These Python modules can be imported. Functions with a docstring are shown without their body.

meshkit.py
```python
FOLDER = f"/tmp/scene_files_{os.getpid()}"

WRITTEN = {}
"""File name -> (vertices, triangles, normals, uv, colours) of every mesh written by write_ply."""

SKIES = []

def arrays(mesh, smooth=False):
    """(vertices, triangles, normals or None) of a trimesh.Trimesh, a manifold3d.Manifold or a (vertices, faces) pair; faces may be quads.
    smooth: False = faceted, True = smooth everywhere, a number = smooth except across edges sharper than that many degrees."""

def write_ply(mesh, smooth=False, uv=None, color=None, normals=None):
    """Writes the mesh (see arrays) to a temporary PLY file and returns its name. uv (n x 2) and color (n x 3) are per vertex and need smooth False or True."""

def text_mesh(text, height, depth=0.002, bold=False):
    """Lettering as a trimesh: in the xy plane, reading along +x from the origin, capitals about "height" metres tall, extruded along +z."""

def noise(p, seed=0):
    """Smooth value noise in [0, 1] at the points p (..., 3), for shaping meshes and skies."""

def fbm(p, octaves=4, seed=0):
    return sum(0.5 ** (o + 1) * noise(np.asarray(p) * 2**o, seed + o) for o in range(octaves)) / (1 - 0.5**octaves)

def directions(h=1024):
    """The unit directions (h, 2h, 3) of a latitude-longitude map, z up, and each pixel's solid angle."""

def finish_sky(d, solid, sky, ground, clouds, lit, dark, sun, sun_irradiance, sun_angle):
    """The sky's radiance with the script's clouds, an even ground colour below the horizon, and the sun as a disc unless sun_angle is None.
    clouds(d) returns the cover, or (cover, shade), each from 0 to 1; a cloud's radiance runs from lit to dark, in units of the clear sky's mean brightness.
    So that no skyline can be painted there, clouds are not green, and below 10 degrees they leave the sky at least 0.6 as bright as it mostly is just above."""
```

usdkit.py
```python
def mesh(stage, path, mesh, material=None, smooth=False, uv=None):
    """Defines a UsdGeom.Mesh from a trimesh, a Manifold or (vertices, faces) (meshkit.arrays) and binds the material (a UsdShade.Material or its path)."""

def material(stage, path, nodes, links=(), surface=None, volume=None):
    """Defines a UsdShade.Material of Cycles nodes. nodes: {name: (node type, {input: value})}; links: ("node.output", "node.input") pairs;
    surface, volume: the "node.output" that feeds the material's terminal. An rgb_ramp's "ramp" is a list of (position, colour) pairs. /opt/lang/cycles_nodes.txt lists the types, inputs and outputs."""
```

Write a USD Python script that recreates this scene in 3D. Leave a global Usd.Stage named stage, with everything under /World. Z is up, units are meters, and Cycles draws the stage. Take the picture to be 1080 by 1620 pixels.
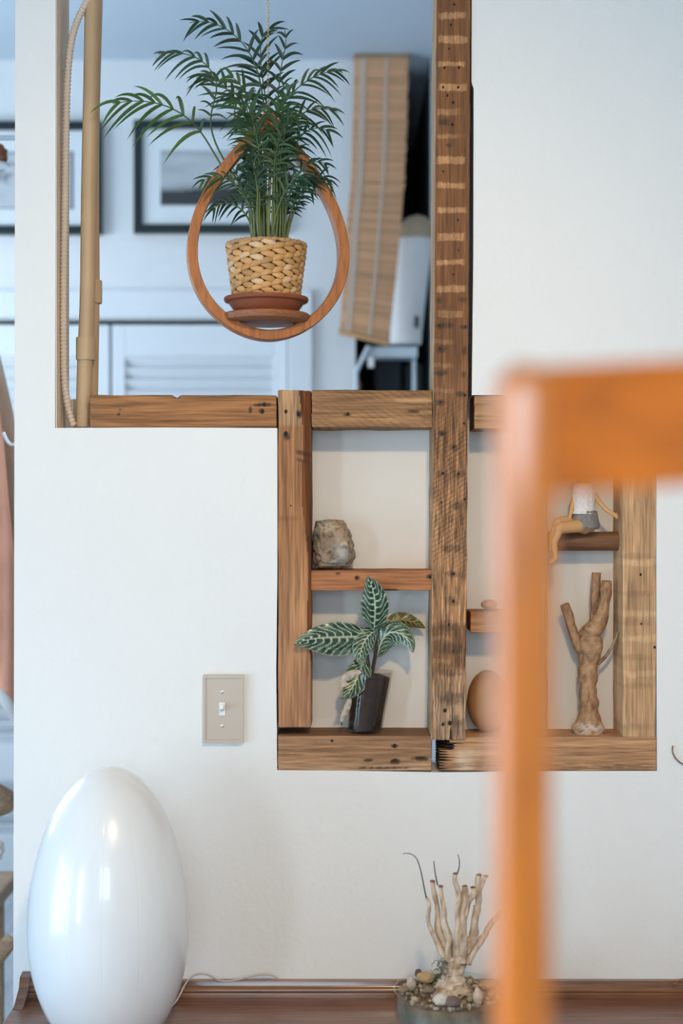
import math, numpy as np, trimesh, usdkit, meshkit
import manifold3d as m3
from shapely.geometry import Polygon, box as sbox
from pxr import Usd, UsdGeom, UsdLux, UsdShade, Sdf, Gf, Vt

stage = Usd.Stage.CreateInMemory()
UsdGeom.SetStageUpAxis(stage, 'Z'); UsdGeom.SetStageMetersPerUnit(stage, 1.0)
UsdGeom.Xform.Define(stage, '/World')
RNG = np.random.default_rng(7)

# ------------------------------------------------------------------ camera
CAM_Z, F, W = 1.30, 2250.0, 2.40          # eye height, focal length in pixels of a 1080 px wide picture, wall distance
cam = UsdGeom.Camera.Define(stage, '/World/Camera')
cam.CreateHorizontalApertureAttr(24.0); cam.CreateVerticalApertureAttr(36.0)
cam.CreateFocalLengthAttr(24.0 * F / 1080)
cam.CreateFStopAttr(2.6); cam.CreateFocusDistanceAttr(2.42)
cam.CreateClippingRangeAttr(Gf.Vec2f(0.05, 100))
cam.CreateExposureAttr(-0.05)
cam.AddTranslateOp().Set(Gf.Vec3d(0, 0, CAM_Z)); cam.AddRotateXOp().Set(90.0)

# ------------------------------------------------------------------ lights: two windows and a ceiling lamp in the front room, one window in the back room
def rect_light(name, centre, w, h, rot, color, inten):
    l = UsdLux.RectLight.Define(stage, '/World/' + name)
    l.CreateWidthAttr(w); l.CreateHeightAttr(h); l.CreateColorAttr(Gf.Vec3f(*color)); l.CreateIntensityAttr(inten)
    l.AddTranslateOp().Set(Gf.Vec3d(*centre)); l.AddRotateXYZOp().Set(Gf.Vec3f(*rot))
WIN1, WIN2, WIN3 = (0.35, 1.75), (-1.25, -0.55), (3.15, 4.65)     # y ranges of the windows in the left-hand wall
XL, XR, YB, YF, ZC = -2.3, 2.2, -2.6, 5.0, 2.889
WZ = {1: (0.2, 1.3), 2: (0.30, 1.70), 3: (1.0, 2.44)}               # and their z ranges
def win_light(k, y, color, inten): rect_light('window_light_%d' % k, (XL - .02, sum(y) / 2, sum(WZ[k]) / 2), y[1] - y[0], WZ[k][1] - WZ[k][0], (90, 0, -90), color, inten)
win_light(1, WIN1, (0.50, 0.76, 1.0), 4.6)
win_light(2, WIN2, (0.80, 0.90, 1.0), 12.0)
rect_light('window_light_4', (-0.05, YB - .02, 1.68), 1.3, 1.24, (90, 0, 0), (0.66, 0.84, 1.0), 5.6)   # window in the wall behind the camera
win_light(3, WIN3, (0.80, 0.90, 1.0), 4.8)
def spot_light(name, at, aim, r, cone, color, inten):                # a track spot under the ceiling
    l = UsdLux.SphereLight.Define(stage, '/World/' + name); l.CreateRadiusAttr(r); l.CreateColorAttr(Gf.Vec3f(*color)); l.CreateIntensityAttr(inten)
    sh = UsdLux.ShapingAPI.Apply(l.GetPrim()); sh.CreateShapingConeAngleAttr(cone); sh.CreateShapingConeSoftnessAttr(1.0)
    l.AddTransformOp().Set(Gf.Matrix4d().SetLookAt(Gf.Vec3d(*at), Gf.Vec3d(*aim), Gf.Vec3d(0, 0, 1)).GetInverse())
spot_light('track_spot_light', (0.25, 0.30, 2.33), (-0.15, 2.4, 0.95), 0.07, 37, (1.0, 0.72, 0.42), 420)
dome = UsdLux.DomeLight.Define(stage, '/World/sky_light')
dome.CreateColorAttr(Gf.Vec3f(0.56, 0.79, 1.0)); dome.CreateIntensityAttr(1.0)

# ------------------------------------------------------------------ helpers
def P(px, py, d): return np.array([(px - 540) / F * d, d, CAM_Z - (py - 810) / F * d])

_names = {}
def numbered(parent, name):
    k = (parent, name); n = _names.get(k, 0); _names[k] = n + 1
    return name if n == 0 else '%s_%03d' % (name, n)

def setdata(prim, label=None, cat=None, group=None, kind=None):
    for k, v in (('label', label), ('category', cat), ('group', group), ('kind', kind)):
        if v: prim.SetCustomDataByKey(k, v)
    return prim

def put(name, mesh, mat, parent='/World', base=None, color=None, smooth=False, **data):
    """One Mesh prim; mesh in world coordinates, base = the holding thing's origin."""
    v, f = (mesh.vertices, mesh.faces) if isinstance(mesh, trimesh.Trimesh) else meshkit.arrays(mesh)[:2] if hasattr(mesh, 'to_mesh') else mesh
    v, f = np.asarray(v, float), np.asarray(f, int)
    if f.shape[1] == 4: f = np.vstack([f[:, [0, 1, 2]], f[:, [0, 2, 3]]])
    if base is not None: v = v - np.asarray(base)
    path = parent + '/' + numbered(parent, name)
    m = usdkit.mesh(stage, path, (v, f), mat, smooth=(True if (color is not None and smooth) else smooth))
    if color is not None:
        UsdGeom.PrimvarsAPI(m).CreatePrimvar('tint', Sdf.ValueTypeNames.Color3fArray, 'vertex').Set(Vt.Vec3fArray.FromNumpy(np.asarray(color, np.float32)))
    setdata(m.GetPrim(), **data)
    return path

class Thing:
    def __init__(self, name, label, cat, base, group=None, kind=None):
        self.path = '/World/' + numbered('/World', name); self.base = np.asarray(base, float)
        x = UsdGeom.Xform.Define(stage, self.path); x.AddTranslateOp().Set(Gf.Vec3d(*map(float, base)))
        setdata(x.GetPrim(), label, cat, group, kind)
    def part(self, name, mesh, mat, under=None, **k):
        return put(name, mesh, mat, under or self.path, self.base, **k)

def cat_(*ms):
    vs, fs, n = [], [], 0
    for m in ms:
        v, f = (m.vertices, m.faces) if isinstance(m, trimesh.Trimesh) else m
        f = np.asarray(f)
        if f.shape[1] == 4: f = np.vstack([f[:, [0, 1, 2]], f[:, [0, 2, 3]]])
        vs.append(np.asarray(v)); fs.append(f + n); n += len(v)
    return np.vstack(vs), np.vstack(fs)

def grid(V, closed_u=False, closed_v=False):
    """V (nu, nv, 3) -> vertices and quads."""
    nu, nv = V.shape[:2]
    iu, iv = np.arange(nu if closed_u else nu - 1), np.arange(nv if closed_v else nv - 1)
    i, j = np.meshgrid(iu, iv, indexing='ij'); i2, j2 = (i + 1) % nu, (j + 1) % nv
    q = np.stack([i * nv + j, i2 * nv + j, i2 * nv + j2, i * nv + j2], -1).reshape(-1, 4)
    return V.reshape(-1, 3), np.vstack([q[:, [0, 1, 2]], q[:, [0, 2, 3]]])

def spline(pts, n, closed=False):
    from scipy.interpolate import CubicSpline
    p = np.asarray(pts, float); t = np.r_[0, np.cumsum(np.linalg.norm(np.diff(p, axis=0), axis=1) + 1e-9)]
    return CubicSpline(t, p)(np.linspace(0, t[-1], n)) if len(p) > 2 else np.linspace(p[0], p[-1], n)

def frames(p):
    t = np.gradient(p, axis=0); t /= np.linalg.norm(t, axis=1, keepdims=True) + 1e-12
    a = np.cross(t[0], [0, 1, 0] if abs(t[0][1]) < .9 else [1, 0, 0]); A = []
    for k in range(len(p)):
        a = a - t[k] * (a @ t[k]); a = a / (np.linalg.norm(a) + 1e-12); A.append(a)
    A = np.array(A); return t, A, np.cross(t, A)

def tube(points, radius, sides=10, caps=True, bump=None):
    p = np.asarray(points, float); r = np.broadcast_to(np.asarray(radius, float), (len(p),)).copy()
    if caps:
        p = np.vstack([p[:1], p, p[-1:]]); r = np.r_[1e-5, r, 1e-5]
        t, a, b = frames(np.vstack([p[1] - (p[2] - p[1]) * 1e-3, p[1:-1], p[-2] + (p[-2] - p[-3]) * 1e-3]))
    else: t, a, b = frames(p)
    an = np.arange(sides) * 2 * math.pi / sides
    rr = r[:, None] * (1 if bump is None else bump(len(p), an))
    V = p[:, None] + rr[..., None] * (np.cos(an)[None, :, None] * a[:, None] + np.sin(an)[None, :, None] * b[:, None])
    v, f = grid(V, closed_v=True); return v, f[:, ::-1]

def lathe(profile, n=48, at=(0, 0, 0), bump=None):
    pr = np.asarray(profile, float); an = np.arange(n) * 2 * math.pi / n
    R = np.maximum(pr[:, 0], 1e-5)[:, None] * (np.ones((1, n)) if bump is None else bump(pr, an))
    V = np.stack([R * np.cos(an), R * np.sin(an), np.broadcast_to(pr[:, 1:2], R.shape)], -1) + np.asarray(at)
    v, f = grid(V, closed_v=True); return v, f[:, ::-1]

def gridbox(xs, ys, zs):
    out = []
    xs, ys, zs = (np.asarray(a, float) for a in (xs, ys, zs))
    def face(A, B, make, flip):
        a, b = np.meshgrid(A, B, indexing='ij'); v, f = grid(make(a, b)); out.append((v, f[:, ::-1] if flip else f))
    for y, fl in ((ys[0], False), (ys[-1], True)): face(xs, zs, lambda a, b: np.stack([a, a * 0 + y, b], -1), fl)
    for x, fl in ((xs[0], True), (xs[-1], False)): face(ys, zs, lambda a, b: np.stack([a * 0 + x, a, b], -1), fl)
    for z, fl in ((zs[0], True), (zs[-1], False)): face(xs, ys, lambda a, b: np.stack([a, b, a * 0 + z], -1), fl)
    v, f = cat_(*out)
    key = np.round(v, 7); u, inv = np.unique(key, axis=0, return_inverse=True); return u, inv.ravel()[f]

def rounded(v, lo, hi, r):
    lo, hi = np.asarray(lo, float), np.asarray(hi, float)
    inner = np.clip(v, lo + r, hi - r); d = v - inner; n = np.linalg.norm(d, axis=1, keepdims=True)
    return inner + np.where(n > 0, d / np.maximum(n, 1e-12) * r, 0)

def axis_(lo, hi, r, step):
    n = max(1, int(round((hi - lo - 2 * r) / step)))
    return np.r_[lo, lo + .12 * r, lo + .45 * r, np.linspace(lo + r, hi - r, n + 1), hi - .45 * r, hi - .12 * r, hi]

def rbox(lo, hi, r=.002, step=9.):
    lo, hi = np.asarray(lo, float), np.asarray(hi, float); r = min(r, .49 * (hi - lo).min())
    v, f = gridbox(*[axis_(lo[k], hi[k], r, step) for k in range(3)])
    return rounded(v, lo, hi, r), f

def bx(lo, hi):
    m = trimesh.creation.box(bounds=[np.minimum(lo, hi), np.maximum(lo, hi)]); return m.vertices, m.faces

def extr(poly, y0, y1):
    """Polygon in (x, z) extruded from y0 to y1."""
    m = trimesh.util.concatenate([trimesh.creation.extrude_polygon(g, y1 - y0, engine='earcut') for g in getattr(poly, 'geoms', [poly])])
    v = m.vertices; return np.stack([v[:, 0], y0 + v[:, 2], v[:, 1]], 1), m.faces[:, ::-1]

def normals(v, f):
    n = np.zeros_like(v); c = np.cross(v[f[:, 1]] - v[f[:, 0]], v[f[:, 2]] - v[f[:, 0]])
    for k in range(3): np.add.at(n, f[:, k], c)
    return n / (np.linalg.norm(n, axis=1, keepdims=True) + 1e-15)

def rot(v, axis, deg, centre=(0, 0, 0)):
    R = trimesh.transformations.rotation_matrix(math.radians(deg), axis, centre)
    return np.asarray(v) @ R[:3, :3].T + R[:3, 3]

fbm = meshkit.fbm
def blob(centre, size, seed, amp=.25, freq=2., sub=4, flat=None):
    m = trimesh.creation.icosphere(sub, 1.0); v = np.array(m.vertices)
    v = v * (1 + amp * (fbm(v * freq + 11 * seed, 4, seed)[:, None] - .5) * 2)
    if flat is not None: v[:, 2] = np.clip(v[:, 2], flat[0], flat[1])
    return v * np.asarray(size) + np.asarray(centre), m.faces

# ------------------------------------------------------------------ materials
def mat(name, nodes, links, surface): return usdkit.material(stage, '/World/Looks/' + name, nodes, links, surface=surface)

def plain(name, color, rough=.5, var=.06, scale=14., bump=0., bscale=120., **pr):
    """Principled surface with slight mottling and fine relief."""
    nodes = {'g': ('geometry', {}), 'n': ('noise_texture', {'scale': scale, 'detail': 4.}), 'r': ('rgb_ramp', {'ramp': [(.3, tuple(c * (1 - var) for c in color)), (.7, tuple(min(1, c * (1 + var)) for c in color))]}),
             'p': ('principled_bsdf', {'roughness': rough, **pr})}
    links = [('g.position', 'n.vector'), ('n.fac', 'r.fac'), ('r.color', 'p.base_color')]
    if bump:
        nodes['bn'] = ('noise_texture', {'scale': bscale, 'detail': 5.}); nodes['b'] = ('bump', {'strength': 1., 'distance': bump})
        links += [('g.position', 'bn.vector'), ('bn.fac', 'b.height'), ('b.normal', 'p.normal')]
    return mat(name, nodes, links, 'p.BSDF')

def wood(name, axis, tint=None, rough=.6, lo=.72, hi=1.25, across=90., along=5., bump=.0006, **pr):
    """Grain that runs along one axis; the colour is given, or comes from the mesh's tint."""
    sc = [across] * 3; sc['xyz'.index(axis)] = along
    sf = [across * 4.] * 3; sf['xyz'.index(axis)] = along * 2.5
    nodes = {'g': ('geometry', {}), 'm': ('mapping', {'scale': tuple(sc)}), 'm2': ('mapping', {'scale': tuple(sf)}),
             'n': ('noise_texture', {'scale': 1., 'detail': 5., 'distortion': .6}), 'n2': ('noise_texture', {'scale': 1., 'detail': 3.}),
             'r': ('rgb_ramp', {'ramp': [(.25, (lo,) * 3), (.5, (1., 1., 1.)), (.78, (hi, hi, hi * .97))]}),
             'r2': ('rgb_ramp', {'ramp': [(.28, (.62,) * 3), (.62, (1.10,) * 3)]}),
             'x': ('mix_color', {'blend_type': 'multiply', 'fac': 1., 'use_clamp': False}), 'x2': ('mix_color', {'blend_type': 'multiply', 'fac': 1., 'use_clamp': False}),
             'b': ('bump', {'strength': 1., 'distance': bump}), 'p': ('principled_bsdf', {'roughness': rough, **pr})}
    links = [('g.position', 'm.vector'), ('g.position', 'm2.vector'), ('m.vector', 'n.vector'), ('m2.vector', 'n2.vector'), ('n.fac', 'r.fac'), ('n2.fac', 'r2.fac'),
             ('r.color', 'x.a'), ('r2.color', 'x.b'), ('x.result', 'x2.a'), ('x2.result', 'p.base_color'), ('n2.fac', 'b.height'), ('b.normal', 'p.normal')]
    if tint is None:
        nodes['t'] = ('attribute', {'attribute': 'tint'}); links.append(('t.color', 'x2.b'))
    else: nodes['x2'][1]['b'] = tuple(tint)
    return mat(name, nodes, links, 'p.BSDF')

def tinted(name, rough=.5, translucent=0., bump=0., bscale=300., **pr):
    nodes = {'t': ('attribute', {'attribute': 'tint'}), 'p': ('principled_bsdf', {'roughness': rough, **pr})}
    links = [('t.color', 'p.base_color')]; out = 'p.BSDF'
    if bump:
        nodes.update({'g': ('geometry', {}), 'bn': ('noise_texture', {'scale': bscale, 'detail': 4.}), 'b': ('bump', {'strength': 1., 'distance': bump})})
        links += [('g.position', 'bn.vector'), ('bn.fac', 'b.height'), ('b.normal', 'p.normal')]
    if translucent:
        nodes.update({'tr': ('translucent_bsdf', {}), 'mx': ('mix_closure', {'fac': translucent})})
        links += [('t.color', 'tr.color'), ('p.BSDF', 'mx.closure1'), ('tr.BSDF', 'mx.closure2')]; out = 'mx.closure'
    return mat(name, nodes, links, out)

M = {}
M['wall'] = plain('wall_paint', (.84, .835, .82), .75, .012, 3., .0007, 90.)
M['back_wall'] = plain('back_wall_paint', (.82, .83, .84), .7, .01, 3., .0004, 90.)
M['ceiling'] = plain('ceiling_paint', (.56, .65, .74), .8, .02, 3.)
M['warm_ceiling'] = plain('cream_ceiling_paint', (.74, .60, .46), .8, .02, 3.)
M['niche'] = plain('niche_plaster', (.80, .77, .72), .7, .03, 6., .0005, 70.)
M['floor'] = wood('floor_boards', 'y', (.46, .50, .56), .5)
M['jamb'] = plain('beige_jamb', (.80, .68, .56), .7, .05, 12., .0006, 60.)
M['white_paint'] = plain('white_door_paint', (.80, .84, .88), .5, .01)
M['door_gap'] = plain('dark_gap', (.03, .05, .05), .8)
M['timber_z'] = wood('old_timber_upright', 'z', None, .75, .62, 1.32, 80., 6., .0016)
M['timber_x'] = wood('old_timber_level', 'x', None, .75, .66, 1.28, 80., 6., .0014)
M['nail'] = plain('rusty_nail_hole', (.015, .012, .01), .8)
M['bent_wood'] = wood('bent_wood', 'z', (.42, .125, .018), .5, .9, 1.08, 40., 9., .0002)
M['chair_wood'] = wood('orange_varnished_wood', 'z', (.92, .235, .006), .2, .86, 1.1, 30., 4., .0001, coat_weight=1., coat_roughness=.12)
M['chair_rail_wood'] = wood('orange_varnished_rail_wood', 'x', (.88, .20, .004), .25, .86, 1.1, 30., 4., .0001, coat_weight=.3, coat_roughness=.2)
M['disc_wood'] = wood('turned_disc_wood', 'x', (.32, .115, .04), .5)
M['terracotta'] = plain('terracotta', (.27, .075, .03), .6, .12, 30., .0003)
M['straw'] = tinted('woven_straw', .6, 0, .0005, 500.)
M['liner'] = plain('dark_liner', (.05, .028, .012), .8)
M['soil'] = plain('soil', (.045, .024, .015), .9, .5, 80., .003, 200.)
M['palm'] = tinted('palm_leaf', .42, .25)
M['zebra'] = tinted('striped_leaf', .30, .12)
M['stem'] = plain('plant_stem', (.10, .12, .05), .6, .2, 60.)
M['dark_stem'] = plain('dark_stem', (.05, .04, .035), .6, .2, 60.)
M['dry_leaf'] = tinted('dry_leaf', .7, .15, .0004, 300.)
M['stone'] = tinted('stone', .85, 0, .002, 160.)
M['brass'] = plain('brass', (.62, .45, .22), .35, .05, metallic=1.0)
M['steel'] = plain('bright_steel', (.75, .76, .78), .25, .02, metallic=1.0)
M['beige_plastic'] = plain('beige_plate', (.56, .48, .40), .5, .03)
M['toggle'] = plain('white_toggle', (.82, .83, .83), .35, .01)
M['pipe'] = plain('tan_pipe_paint', (.52, .35, .20), .45, .10, 9., .0003, 60.)
M['cable'] = plain('cream_cable', (.70, .58, .47), .5, .05)
M['egg'] = plain('white_glass', (.82, .85, .88), .24, .008, 4., coat_weight=.5, coat_roughness=.05)
M['cord'] = plain('pale_cord', (.55, .53, .50), .5)
M['brown_wire'] = plain('brown_wire', (.22, .11, .06), .5)
M['table'] = wood('table_wood', 'x', (.20, .085, .052), .30, .8, 1.2, 40., 4., .0002, coat_weight=.3, coat_roughness=.15)
M['rail_wood'] = wood('rail_wood', 'x', (.24, .10, .042), .22, .85, 1.15, 40., 4., .0001, coat_weight=.6, coat_roughness=.1)
M['bark'] = tinted('branch_bark', .7, 0, .0012, 180.)
M['log'] = wood('log_wood', 'x', (.20, .085, .035), .6)
M['frame_black'] = plain('black_frame', (.008, .018, .02), .35)
M['mat_board'] = plain('mat_board', (.78, .82, .84), .7, .01)
M['print'] = tinted('grey_print', .6)
M['reed'] = tinted('bamboo_reed', .6)
M['tape'] = plain('blind_tape', (.66, .48, .36), .7, .04)
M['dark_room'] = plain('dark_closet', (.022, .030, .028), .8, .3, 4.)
M['grey_bag'] = plain('dark_grey_fabric', (.06, .075, .085), .7, .15, 60.)
M['black_bag'] = plain('black_fabric', (.01, .014, .015), .6, .15, 60.)
M['white_wrap'] = plain('white_wrap', (.88, .86, .86), .45, .04, 10., .002, 20.)
M['tan_cap'] = plain('tan_cap', (.50, .38, .26), .7, .06, 20.)
M['white_metal'] = plain('white_metal', (.62, .70, .76), .35, .02)
M['cream_cloth'] = plain('cream_cloth', (.76, .66, .53), .85, .06, 30.)
M['pink_cloth'] = plain('salmon_cloth', (.78, .36, .24), .85, .10, 12.)
M['white_hem'] = plain('white_hem', (.80, .78, .76), .85)
M['old_chair'] = wood('tan_chair_wood', 'x', (.42, .27, .16), .5)
M['fleece'] = plain('white_fleece', (.80, .76, .68), .9, .08, 90., .004, 200.)
M['ornament'] = plain('brown_ornament', (.22, .075, .03), .4, .4, 40.)
M['skin'] = plain('doll_skin', (.62, .33, .13), .5, .06, 20.)
M['blouse'] = plain('doll_blouse', (.72, .66, .62), .85, .08, 200., .001, 300.)
M['skirt'] = plain('doll_skirt', (.22, .19, .18), .8, .2, 200., .001, 300.)
M['doll_hair'] = plain('doll_hair', (.10, .05, .025), .6, .2, 200.)
M['doll_ink'] = plain('doll_features', (.05, .02, .015), .5)
M['tan_pot'] = plain('tan_gourd', (.42, .20, .08), .55, .15, 20.)
M['glass'] = mat('clear_glass', {'p': ('principled_bsdf', {'base_color': (.93, .97, .97), 'roughness': .03, 'ior': 1.45, 'transmission_weight': 1.})}, [], 'p.BSDF')
def film(name, tint, rough, lo, hi):
    return mat(name, {'w': ('layer_weight', {'blend': .5}), 'k': ('math', {'math_type': 'power', 'value2': 3.}), 'q': ('map_range', {'from_min': 0., 'from_max': 1., 'to_min': lo, 'to_max': hi}),
                      't': ('transparent_bsdf', {'color': tint}), 'g': ('glossy_bsdf', {'color': (1., 1., 1.), 'roughness': rough}), 'm': ('mix_closure', {})},
               [('w.facing', 'k.value1'), ('k.value', 'q.value'), ('q.result', 'm.fac'), ('t.BSDF', 'm.closure1'), ('g.BSDF', 'm.closure2')], 'm.closure')
M['film'] = film('clear_plastic', (.90, .90, .90), .08, .02, .5)
M['bowl_glass'] = film('bowl_glass', (.94, .97, .97), .04, .06, .7)
M['lamp_shade'] = plain('paper_shade', (.85, .78, .66), .8)

def px_poly(pts, d=W): return Polygon([(P(x, y, d)[0], P(x, y, d)[2]) for x, y in pts])
def pxw(x, d=W): return (x - 540) / F * d
def pyz(y, d=W): return CAM_Z - (y - 810) / F * d

# ------------------------------------------------------------------ the rooms
def struct(name, mesh, m, label=None, cat=None, **k): return put(name, mesh, m, kind='structure', label=label, cat=cat, **k)
TH = .112
struct('floor', bx((XL - .1, YB - .1, -.08), (XR + .1, 6.4, 0)), M['floor'], 'wooden floor running through both rooms', 'floor')
struct('ceiling', bx((XL - .1, W + .05, ZC), (XR + .1, 6.4, ZC + .1)), M['ceiling'], 'pale blue ceiling seen above the closet doors', 'ceiling')
struct('ceiling', bx((XL - .1, YB - .1, ZC), (XR + .1, W + .05, ZC + .1)), M['warm_ceiling'], 'cream ceiling over the front room', 'ceiling')
lz, rz_ = pyz(-400), 0.
body = Polygon([(pxw(20), 0), (XR, 0), (XR, ZC), (pxw(25.6), ZC)])
hole = Polygon([(pxw(88), ZC + .1)] + [(pxw(x), pyz(y)) for x, y in ((88, 300), (87, 677), (260, 676.3), (438.5, 677), (438.6, 900), (436.8, 1060), (438.2, 1218.6), (560, 1219.4), (692, 1222), (712, 1222), (880, 1219.8), (1039, 1219.8), (1038.2, 900), (1038.2, 625), (746, 625), (748.5, 400), (749, 140), (745.5, 130), (746, -60))] + [(pxw(746), ZC + .1)])
struct('wall_middle', extr(body.difference(hole), W, W + TH), M['wall'], 'white partition wall with the timber-framed cut-out', 'wall')
# plaster skin closing the niche from behind
struct('wall_niche_back', extr(px_poly([(425, 640), (684, 640), (684, 560), (752, 560), (752, 640), (1060, 640), (1060, 1158), (425, 1158)], W + .09), W + .0905, W + TH + .001), M['niche'], 'plaster back panel of the recessed niche', 'wall')
struct('trim_3', bx((pxw(88) - .0005, W + .003, pyz(677) - .0005), (pxw(88) + .0015, W + TH - .001, ZC)), M['jamb'], 'beige lining of the left side of the cut-out', 'trim')
def far_hole(x0, x1, ztop): return sbox(pxw(x0, YF), -.1, pxw(x1, YF), ztop)
fw = sbox(XL, 0, XR, ZC).difference(far_hole(-104, 455, pyz(505, YF))).difference(far_hole(562, 681, ZC + .2))
struct('wall_far', extr(fw, YF, YF + .12), M['back_wall'], 'pale wall of the back room above the closet doors', 'wall')
left = sbox(YB, 0, 6.4, ZC)
for k, (a, b) in enumerate((WIN1, WIN2, WIN3)): left = left.difference(sbox(a, WZ[k + 1][0], b, WZ[k + 1][1]))
v, f = extr(left, 0, .12); struct('wall_left', (np.stack([XL - v[:, 1], v[:, 0], v[:, 2]], 1), f), M['wall'], 'white left wall with three windows', 'wall')
struct('wall_right', bx((XR, YB, 0), (XR + .1, 6.4, ZC)), M['wall'], 'white right wall', 'wall')
struct('wall_back', extr(sbox(XL, 0, XR, ZC).difference(sbox(-.7, 1.06, .6, 2.3)), YB - .1, YB), M['wall'], 'white wall behind the camera', 'wall')
for k, (a, b) in enumerate((WIN1, WIN2, WIN3)):
    z0, z1 = WZ[k + 1]; t = Thing('window_%d' % (k + 1), ('wide window of the front room, to the left of the chair', 'narrow window of the front room, behind the camera', 'window of the back room')[k], 'window', (XL, (a + b) / 2, z0), kind='structure')
    for lo, hi in (((XL - .01, a, z0), (XL + .03, a + .05, z1)), ((XL - .01, b - .05, z0), (XL + .03, b, z1)), ((XL - .01, a, z1 - .05), (XL + .03, b, z1)), ((XL - .01, a, z0), (XL + .05, b, z0 + .04))):
        t.part('window_frame', rbox(lo, hi, .004), M['white_paint'])
# dark closet behind the far wall
c0, c1 = pxw(562, YF), pxw(681, YF)
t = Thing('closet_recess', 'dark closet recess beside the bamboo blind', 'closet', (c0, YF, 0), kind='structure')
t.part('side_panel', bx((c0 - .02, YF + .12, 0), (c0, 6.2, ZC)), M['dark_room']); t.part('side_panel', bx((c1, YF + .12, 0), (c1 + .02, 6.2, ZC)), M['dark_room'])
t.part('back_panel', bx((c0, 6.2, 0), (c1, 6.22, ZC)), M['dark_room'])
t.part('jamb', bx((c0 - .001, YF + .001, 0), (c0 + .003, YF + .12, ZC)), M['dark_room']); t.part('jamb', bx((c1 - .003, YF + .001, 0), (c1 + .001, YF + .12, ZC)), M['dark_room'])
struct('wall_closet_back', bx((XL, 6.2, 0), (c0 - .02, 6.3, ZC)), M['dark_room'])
struct('trim_1', rbox((XL, YF - .022, pyz(503, YF)), (pxw(455, YF), YF, pyz(460, YF)), .004), M['white_paint'], 'white header board above the louvred doors', 'trim')
struct('trim_2', rbox((pxw(456, YF), YF - .022, 0), (pxw(494, YF), YF, pyz(460, YF)), .004), M['white_paint'], 'white casing beside the louvred doors', 'trim')

def louvre_door(n, x0, x1, label):
    a, b = pxw(x0, YF), pxw(x1, YF); zt = pyz(513, YF); y0, y1 = YF + .012, YF + .045; st = 21 / 450
    t = Thing('door_%d' % n, label, 'door', (a, y0, 0), kind='structure')
    z_up0, z_up1, z_lo0, z_lo1 = pyz(1180, YF), pyz(563, YF), .16, pyz(1236, YF)
    for lo, hi in ((a, a + st), (b - st, b)): t.part('stile', rbox((lo, y0, .01), (hi, y1, zt), .003), M['white_paint'])
    for lo, hi in ((.01, z_lo0), (z_lo1, z_up0), (z_up1, zt)): t.part('rail', rbox((a + st, y0, lo), (b - st, y1, hi), .003), M['white_paint'])
    t.part('back_board', bx((a + st, y1, .01), (b - st, y1 + .006, zt)), M['white_paint'])
    for lo, hi in ((z_lo0, z_lo1), (z_up0, z_up1)):
        k = int(round((hi - lo) / .0405))
        for i in range(k):
            z = lo + (i + .5) * (hi - lo) / k
            v, f = rbox((a + st - .002, y0 + .013, z - .023), (b - st + .002, y0 + .021, z + .023), .003)
            t.part('slat', (rot(v, [1, 0, 0], 33, (0, y0 + .017, z)), f), M['white_paint'])
louvre_door(1, 176, 453, 'white louvred closet door under the second picture')
louvre_door(2, -103, 172, 'white louvred closet door on the left')
struct('wall_closet_inside', bx((XL, YF + .10, 0), (c0 - .02, YF + .118, pyz(500, YF))), M['door_gap'])

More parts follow.
